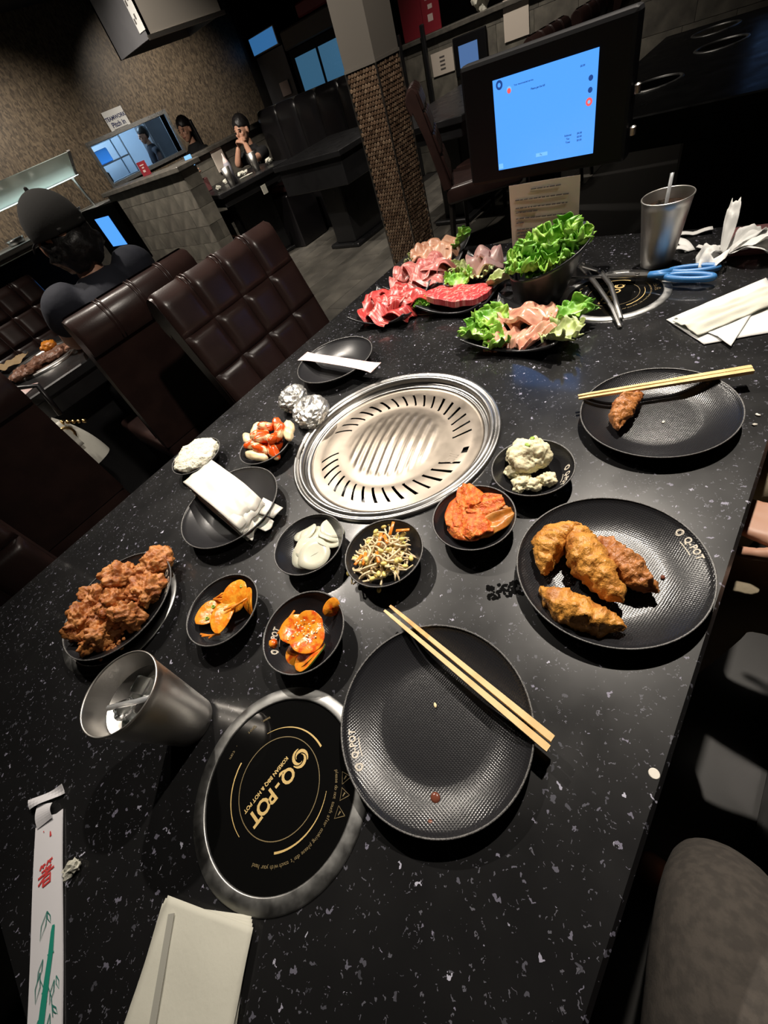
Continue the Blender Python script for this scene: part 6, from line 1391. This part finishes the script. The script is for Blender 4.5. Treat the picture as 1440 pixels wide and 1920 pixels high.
for i in range(6):
    tag(MB().lathe([(0.0005, 0.0), (0.09, 0.0), (0.12, 0.06), (0.115, 0.06), (0.085, 0.01), (0.0005, 0.01)], 24, (0.6 + i * 0.42, 7.62)).obj('buffet_pan', 'steel', loc=(0, 0, 0.931), smooth=True), 'steel buffet pan under the sneeze guard', 'pan', 'buffet pans')
# shiny dark booth end at the left frame edge
tag(MB().rbox((-0.35, 3.35, 0), (1.05, 3.47, 1.06), 0.03, seg=2).obj('booth_bench', 'leather_black', smooth=True), 'shiny black booth back at the far left', 'bench')
# white bag on the chair seat
bg_ = thing('handbag', 'white leather handbag with a gold clasp on the dark chair seat', 'bag', (0.03, 2.03, 0.476)); bg_.scale = (1.25, 1.25, 1.25)
def bagf(a, b):
    g = 2 * pi * a; h = b; sq = 1 - 0.35 * h ** 2; r1, r2 = 0.15 * sq, 0.075 * (1 - 0.6 * h); x = (abs(cos(g)) ** 0.7) * (1 if cos(g) > 0 else -1) * r1; y = (abs(sin(g)) ** 0.7) * (1 if sin(g) > 0 else -1) * r2
    return Vector((x, y, 0.002 + 0.17 * h))
MB().grid(bagf, 48, 12).lathe([(0.0, 0.172), (0.06, 0.171)], 16).obj('body', 'bag_white', bg_, smooth=True)
MB().grid(lambda a, b: Vector((-0.10 + 0.2 * a, -0.060 - 0.022 * sin(b * pi / 2) , 0.168 - 0.085 * b)), 12, 8, 0.004).obj('flap', 'bag_white', bg_, smooth=True)
ringp = [(0.085 + 0.022 * cos(2 * pi * k / 20), -0.078, 0.13 + 0.022 * sin(2 * pi * k / 20)) for k in range(21)]
MB().tube(ringp, 0.004, 8, False).obj('clasp', 'gold_metal', bg_, smooth=True)
for k in range(5): MB().tube([(0.10 + 0.012 * k, -0.06, 0.155 - 0.006 * k), (0.108 + 0.012 * k, -0.062, 0.165 - 0.01 * k)], 0.006, 6).obj('chain_link', 'gold_metal', bg_, smooth=True)
MB().tube([(0.12, -0.03, 0.17), (0.14, 0.0, 0.26), (0.09, 0.03, 0.28), (0.02, 0.03, 0.24), (-0.02, 0.02, 0.175)], 0.008, 8).obj('strap', 'leather_black', bg_, smooth=True)
# black bag and bench seat at the right
bs = thing('bench_seat', 'dark leather bench seat along the right side of our table', 'bench', (0.3, -0.52, 0))
MB().rbox((-1.5, -0.28, 0.0), (1.6, 0.22, 0.40), 0.02, seg=1).obj('base', 'black_lam', bs); MB().rbox((-1.5, -0.28, 0.40), (1.6, 0.24, 0.47), 0.025, seg=3).obj('cushion', 'leather', bs, smooth=True)
MB().rbox((-1.5, -0.40, 0.0), (1.6, -0.27, 1.0), 0.03, seg=2).obj('backrest', 'leather', bs, smooth=True)
sb = thing('shoulder_bag', 'soft black shoulder bag on the bench beside the grey knee', 'bag', (0.31, -0.42, 0.471))
blob((0.13, 0.16, 0.10), 0.014, 8, 3, 4, flat=-0.09, at=(0, 0, 0.09)).obj('body', 'black_cloth', sb, smooth=True)
MB().tube([(-0.10, 0.09, 0.12), (-0.02, 0.15, 0.15), (0.08, 0.14, 0.16), (0.13, 0.02, 0.15)], 0.012, 8).obj('strap', 'leather_black', sb, smooth=True)
# ================================================================== people
def hand_chains(w, d, up, s=1.0, curl=0.6, side=1):
    """palm and five fingers from wrist w pointing along d, palm normal up; side picks the thumb side"""
    w, d, up = Vector(w), Vector(d).normalized(), Vector(up).normalized(); x = d.cross(up).normalized() * side; up = x.cross(d).normalized() * side; ch = []
    k = lambda p, r: (p.x, p.y, p.z, r)
    for i, (o_, ln) in enumerate([(-0.028, 0.062), (-0.010, 0.072), (0.009, 0.068), (0.027, 0.054)]):
        base = w + d * 0.085 * s + x * o_ * s; p = base; dd = d.copy(); c = [k(w + x * o_ * 0.5 * s, 0.014 * s), k(w + d * 0.045 * s + x * o_ * 0.8 * s, 0.012 * s), k(base, 0.0095 * s)]
        for q in range(3):
            dd = (dd - up * curl * (0.55 + 0.25 * q)).normalized(); p = p + dd * ln * s * (0.45, 0.32, 0.23)[q]; c.append(k(p, (0.0085, 0.0078, 0.0065)[q] * s))
        ch.append(c)
    tb_ = w + d * 0.02 * s - x * 0.022 * s; p1 = tb_ + (d * 0.6 - x * 0.8).normalized() * 0.036 * s; p2 = p1 + (d * 0.9 - x * 0.25 - up * 0.3).normalized() * 0.03 * s; p3 = p2 + (d - up * 0.4).normalized() * 0.022 * s
    ch.append([k(w + d * 0.005, 0.016 * s), k(tb_, 0.014 * s), k(p1, 0.011 * s), k(p2, 0.0095 * s), k(p3, 0.0075 * s)])
    return ch
def head_parts(c, face, s=1.0, tilt=0.0):
    """skull, jaw, nose, ears as lumps to be fused; face is the horizontal look direction"""
    c = Vector(c); f = Vector(face).normalized(); l = Vector((-f.y, f.x, 0)).normalized(); u = f.cross(l).normalized(); out = []
    def E(o_, r, sub=3):
        V, Fc = ICO[sub]; mb = MB(); mb.add([c + (f * (o_[0] + p.x * r[0]) + l * (o_[1] + p.y * r[1]) + u * (o_[2] + p.z * r[2])) * s for p in V], Fc); out.append(mb)
    E((-0.008, 0, 0.022), (0.095, 0.075, 0.095)); E((0.028, 0, -0.045), (0.060, 0.055, 0.062)); E((0.045, 0, -0.088), (0.030, 0.030, 0.024))
    E((0.088, 0, -0.018), (0.020, 0.012, 0.024)); E((0.080, 0, 0.010), (0.012, 0.045, 0.012)); E((0.072, 0, -0.058), (0.018, 0.026, 0.012))
    for sy in (-1, 1): E((0.0, sy * 0.078, -0.012), (0.018, 0.010, 0.030)); E((0.060, sy * 0.036, -0.026), (0.022, 0.020, 0.020))
    return out
def face_marks(t, c, face, s=1.0):
    c = Vector(c); f = Vector(face).normalized(); l = Vector((-f.y, f.x, 0)).normalized(); u = f.cross(l).normalized()
    def E(nm, o_, r, m):
        V, Fc = ICO[3]; MB().add([c + (f * (o_[0] + p.x * r[0]) + l * (o_[1] + p.y * r[1]) + u * (o_[2] + p.z * r[2])) * s for p in V], Fc).obj(nm, m, t, smooth=True)
    for sy in (-1, 1): E('eye', (0.080, sy * 0.031, -0.004), (0.008, 0.013, 0.005), 'eye_dark'); E('eyebrow', (0.086, sy * 0.032, 0.016), (0.007, 0.019, 0.004), 'hair')
    E('mouth', (0.086, 0, -0.058), (0.007, 0.022, 0.006), 'lip')
def hair_cap(t, c, face, s=1.0, down=0.0, back=0.0, m='hair', seed=1, long_=None):
    c = Vector(c); f = Vector(face).normalized(); l = Vector((-f.y, f.x, 0)).normalized(); u = f.cross(l).normalized(); V, Fc = ICO[4]; vs = []
    for p in V:
        n = 1 + 0.05 * noise.noise(p * 4 + Vector((seed, 0, 0))); z = p.z * 0.100 * n + 0.034; x = p.x * 0.103 * n - 0.016; y = p.y * 0.086 * n
        lim = 0.030 if p.x > 0.25 else (-0.06 - down if p.x < -0.1 else -0.012 - down)
        if z < lim: z = lim + (z - lim) * 0.15
        if p.x > 0.45: x = min(x, 0.078 + 0.02 * max(0, p.z))
        vs.append(c + (f * x + l * y + u * z) * s)
    MB().add(vs, Fc).obj('hair', m, t, smooth=True)
def seated(name, label, root, face, head, shirt, trousers, arms, hair=True, head_s=1.0, marks=True, lean=(0, 0), shoulders=0.19, hands=True, cap=False, legs=True, pel=0.53, neck=0.115, chest=0.17):
    """seated figure in world axes about root (floor point under the pelvis); arms: (elbow, wrist, hand dir, palm normal, curl) per side"""
    t = thing(name, label, 'person', (root[0], root[1], 0)); R0 = Vector((root[0], root[1], 0)); f = Vector((face[0], face[1], 0)).normalized(); l = Vector((-f.y, f.x, 0)); u = Vector((0, 0, 1))
    hd = Vector(head) - R0; nk_ = hd - u * neck * head_s - f * 0.02; ch = nk_ - u * chest - f * 0.01; pv = Vector((0, 0, pel)); wa = (pv + ch) / 2 - f * 0.02
    k = lambda p, r: (p.x, p.y, p.z, r)
    body = [[k(pv, 0.08), k(wa, 0.08), k(ch, 0.07), k(nk_ - u * 0.03, 0.055), k(nk_, 0.050), k(nk_ + u * 0.05 + f * 0.01, 0.048)]]
    top = [[k(pv, (0.15, 0.12)), k(wa, (0.145, 0.115)), k(ch, (0.165, 0.115)), k(nk_ - u * 0.05, (0.115, 0.098)), k(nk_ - u * 0.012, 0.066)]]
    for sd, arm in zip((1, -1), arms):
        sh = ch + l * sd * shoulders + u * 0.055; inn = ch + l * sd * 0.07 + u * 0.05
        if arm is None: el, wr, hd_, pn, cu = sh - u * 0.27 + f * 0.06, sh - u * 0.30 + f * 0.30, f, u, 0.4
        else: el, wr, hd_, pn, cu = Vector(arm[0]) - R0, Vector(arm[1]) - R0, Vector(arm[2]), Vector(arm[3]), arm[4]
        mid = sh.lerp(el, 0.72)
        top.append([k(inn, 0.078), k(sh, 0.062), k(sh.lerp(el, 0.4), 0.056), k(mid, 0.055)])
        body.append([k(ch, 0.04), k(inn - u * 0.02, 0.036), k(sh - u * 0.015, 0.038), k(sh.lerp(el, 0.5), 0.042), k(el, 0.040), k(el.lerp(wr, 0.35), 0.038), k(wr, 0.027)])
        if hands: body += hand_chains(wr, hd_, pn, 1.0, cu, sd)
    if legs:
        lg = []
        for sd in (1, -1):
            hp = pv + l * sd * 0.09; kn = hp + f * 0.42 + l * sd * 0.03 + u * 0.02; an = Vector((kn.x, kn.y, 0.09)) + f * 0.02
            lg += [[k(pv, 0.13), k(hp, 0.10), k(hp.lerp(kn, 0.5), 0.082), k(kn, 0.066), k(kn.lerp(an, 0.35), 0.060), k(an, 0.045)]]
            body.append([k(pv, 0.06), k(hp, 0.06), k(kn, 0.045), k(kn.lerp(an, 0.5), 0.040), k(an, 0.032), k(an - u * 0.05 + f * 0.03, 0.034), k(an - u * 0.06 + f * 0.14, 0.030)])
        skin_obj('trousers', lg, trousers, t, voxel=0.014)
    skin_obj('body', body, 'skin', t, extra=head_parts(hd, face, head_s), voxel=0.0065, smooth_it=2)
    skin_obj('shirt', top, shirt, t, voxel=0.012)
    if marks: face_marks(t, hd, face, head_s)
    if hair: hair_cap(t, hd, face, head_s)
    return t, hd
# man with the cap, from behind, at the neighbouring table
hc = (0.62, 1.985, 1.135)
cm, hd = seated('person', 'person in a black cap and navy shirt seated with their back to us', (0.60, 1.93), (0.05, 1, 0), hc, 'navy', 'black_cloth', (((0.44, 2.14, 0.84), (0.48, 2.30, 0.785), (0.2, 1, 0), (0, 0, 1), 0.3), ((0.84, 2.14, 0.84), (0.78, 2.30, 0.785), (-0.2, 1, 0), (0, 0, 1), 0.3)), hair=False, shoulders=0.19, neck=0.10, chest=0.105)
V, Fc = ICO[4]; fdir = Vector((-0.15, 1, 0)).normalized(); ld = Vector((-fdir.y, fdir.x, 0)); vs = []
for p in V:
    x, y_, z = p.x * 0.108, p.y * 0.093, p.z * 0.105 + 0.030
    if z < 0.012 and True: z = 0.012 + (z - 0.012) * 0.06
    vs.append(hd + fdir * x + ld * y_ + Vector((0, 0, z)) - fdir * 0.008)
cp_ = MB().add(vs, Fc).obj('cap', 'cap', cm, smooth=True)
MB().grid(lambda a, b: hd + fdir * (0.085 + 0.075 * b * sin(pi * (0.1 + 0.8 * a))) + ld * ((a - 0.5) * 0.15) + Vector((0, 0, 0.022 - 0.018 * b - 0.02 * (2 * a - 1) ** 2)), 14, 6, 0.004).obj('brim', 'cap', cp_, smooth=True)
MB().lathe([(0.0005, 0.012), (0.006, 0.009), (0.008, 0.0)], 10).obj('top_button', 'cap', cp_, loc=hd + Vector((0, 0, 0.133)))
MB().grid(lambda a, b: hd - fdir * 0.112 * cos((a - 0.5) * 1.0) + ld * 0.1 * sin((a - 0.5) * 1.0) + Vector((0, 0, 0.014 + 0.014 * b)), 10, 2, 0.003).obj('strap', 'cap', cp_, smooth=True)
mbh = blob((0.092, 0.088, 0.080), 0.014, 26, 7, 4, at=hd + Vector((0, 0, -0.035)) - fdir * 0.028); mbh.obj('hair', 'hair', cm, smooth=True)
# man in black at the booth table, chin on his hands
hm = (3.90, 5.02, 1.045)
mn, hd2 = seated('person', 'person in a black polo resting chin on hands at the booth table', (4.12, 4.97), (-1, -0.25, 0), hm, 'black_cloth', 'black_cloth', (((3.72, 4.80, 0.80), (3.80, 4.93, 0.945), (0.15, 0.75, 0.35), (0.2, -0.2, 1), 0.8), ((3.74, 5.14, 0.79), (3.80, 5.06, 0.94), (0.15, -0.7, 0.35), (0.3, 0.3, 1), 0.8)), shoulders=0.19)
# woman behind the half wall
wm, hd3 = seated('person', 'person with long black hair behind the stone half wall', (4.15, 6.35), (-1, -0.35, 0), (4.05, 6.28, 1.225), 'black_cloth', 'black_cloth', (None, None), shoulders=0.165)
MB().grid(lambda a, b: hd3 + Vector((0.045 + 0.055 * sin(pi * a) + 0.02 * b, (a - 0.5) * 0.17, 0.06 - 0.34 * b)), 10, 12, 0.03).obj('long_hair', 'hair', wm, smooth=True)
# kitchen worker seen through the opening
kw, hd4 = seated('person', 'person in a dark shirt working in the kitchen opening', (5.42, 9.75), (-1, 0.2, 0), (5.40, 9.72, 1.37), 'navy', 'black_cloth', (None, None), pel=0.72, legs=True, shoulders=0.20)
# guest holding a phone behind the half-wall end
pg, hd5 = seated('person', 'person holding up a phone, hidden behind the end of the stone half wall', (2.98, 5.20), (0.35, -1, 0), (3.02, 5.12, 0.88), 'black_cloth', 'black_cloth', (((3.12, 5.02, 0.74), (3.03, 4.94, 0.89), (-0.05, -0.75, 0.6), (0.2, 1, 0.2), 0.7), None), shoulders=0.15, head_s=0.9, pel=0.46)
tag(MB().rbox((-0.036, -0.004, -0.07), (0.036, 0.004, 0.07), 0.003, Matrix.Translation((3.005, 4.845, 1.00)) @ Matrix.Rotation(-0.75, 4, 'Z') @ Matrix.Rotation(-0.3, 4, 'X'), 1).obj('phone', 'screen_pale'), 'lit phone held up beside the end of the stone half wall', 'phone')
# photographer's own legs
pl = thing('person', 'person in grey trousers, only one bent knee visible at the right', 'person', (-0.40, -0.36, 0))
def K(x, y, z, r): return (x + 0.40, y + 0.36, z, r)
skin_obj('trousers', [[K(-0.42, -0.36, 0.56, 0.13), K(-0.38, -0.29, 0.56, 0.105), K(-0.16, -0.215, 0.565, 0.090), K(0.055, -0.165, 0.565, 0.074), K(0.095, -0.17, 0.50, 0.064), K(0.11, -0.20, 0.28, 0.058), K(0.10, -0.22, 0.08, 0.050)],
                     [K(-0.42, -0.36, 0.56, 0.13), K(-0.46, -0.28, 0.56, 0.105), K(-0.43, -0.10, 0.565, 0.085), K(-0.42, 0.06, 0.57, 0.062), K(-0.42, 0.08, 0.45, 0.06), K(-0.42, 0.07, 0.08, 0.05)]], 'grey_trouser', pl, voxel=0.010)
skin_obj('body', [[K(-0.42, -0.36, 0.56, 0.08), K(-0.43, -0.10, 0.565, 0.05), K(-0.42, 0.07, 0.54, 0.045), K(-0.42, 0.07, 0.12, 0.036), K(-0.42, 0.07, 0.045, 0.036), K(-0.42, 0.16, 0.035, 0.034)], [K(-0.42, -0.36, 0.56, 0.08), K(-0.16, -0.215, 0.565, 0.05), K(0.06, -0.17, 0.55, 0.045), K(0.10, -0.22, 0.12, 0.036), K(0.10, -0.22, 0.045, 0.036), K(0.12, -0.13, 0.035, 0.034)]], 'skin', pl, voxel=0.01)
# neighbour on the bench with a hand on a beige lap
nb, hd6 = seated('person', 'person in beige trousers with a hand in the lap at the right frame edge', (0.62, -0.50), (-0.05, 1, 0), (0.62, -0.46, 1.24), 'black_cloth', 'beige', (((0.40, -0.36, 0.80), (0.50, -0.155, 0.665), (0.4, 1, -0.1), (0, 0, 1), 0.35), None), shoulders=0.19, pel=0.54)

# ================================================================== look-alikes: say which one, counted from the left as seen from the table
bpy.context.view_layer.update()
ORD = ['first', 'second', 'third', 'fourth', 'fifth', 'sixth', 'seventh', 'eighth', 'ninth', 'tenth', 'eleventh', 'twelfth', 'thirteenth', 'fourteenth', 'fifteenth']
inv = cam.matrix_world.inverted(); by = {}
for o in COL.objects:
    if o.parent is None and 'label' in o and o.get('kind') != 'structure': by.setdefault(o['label'], []).append(o)
for lab, L_ in by.items():
    if len(L_) < 2: continue
    def sx(o):
        c = o.matrix_world @ (sum((Vector(b) for b in o.bound_box), Vector()) / 8); p = inv @ c; return p.x / -p.z
    L_.sort(key=sx); n = len(L_)
    for i, o in enumerate(L_):
        o['label'] = lab + ', ' + ('leftmost' if i == 0 else 'rightmost' if i == n - 1 else ORD[i] + ' from the left')
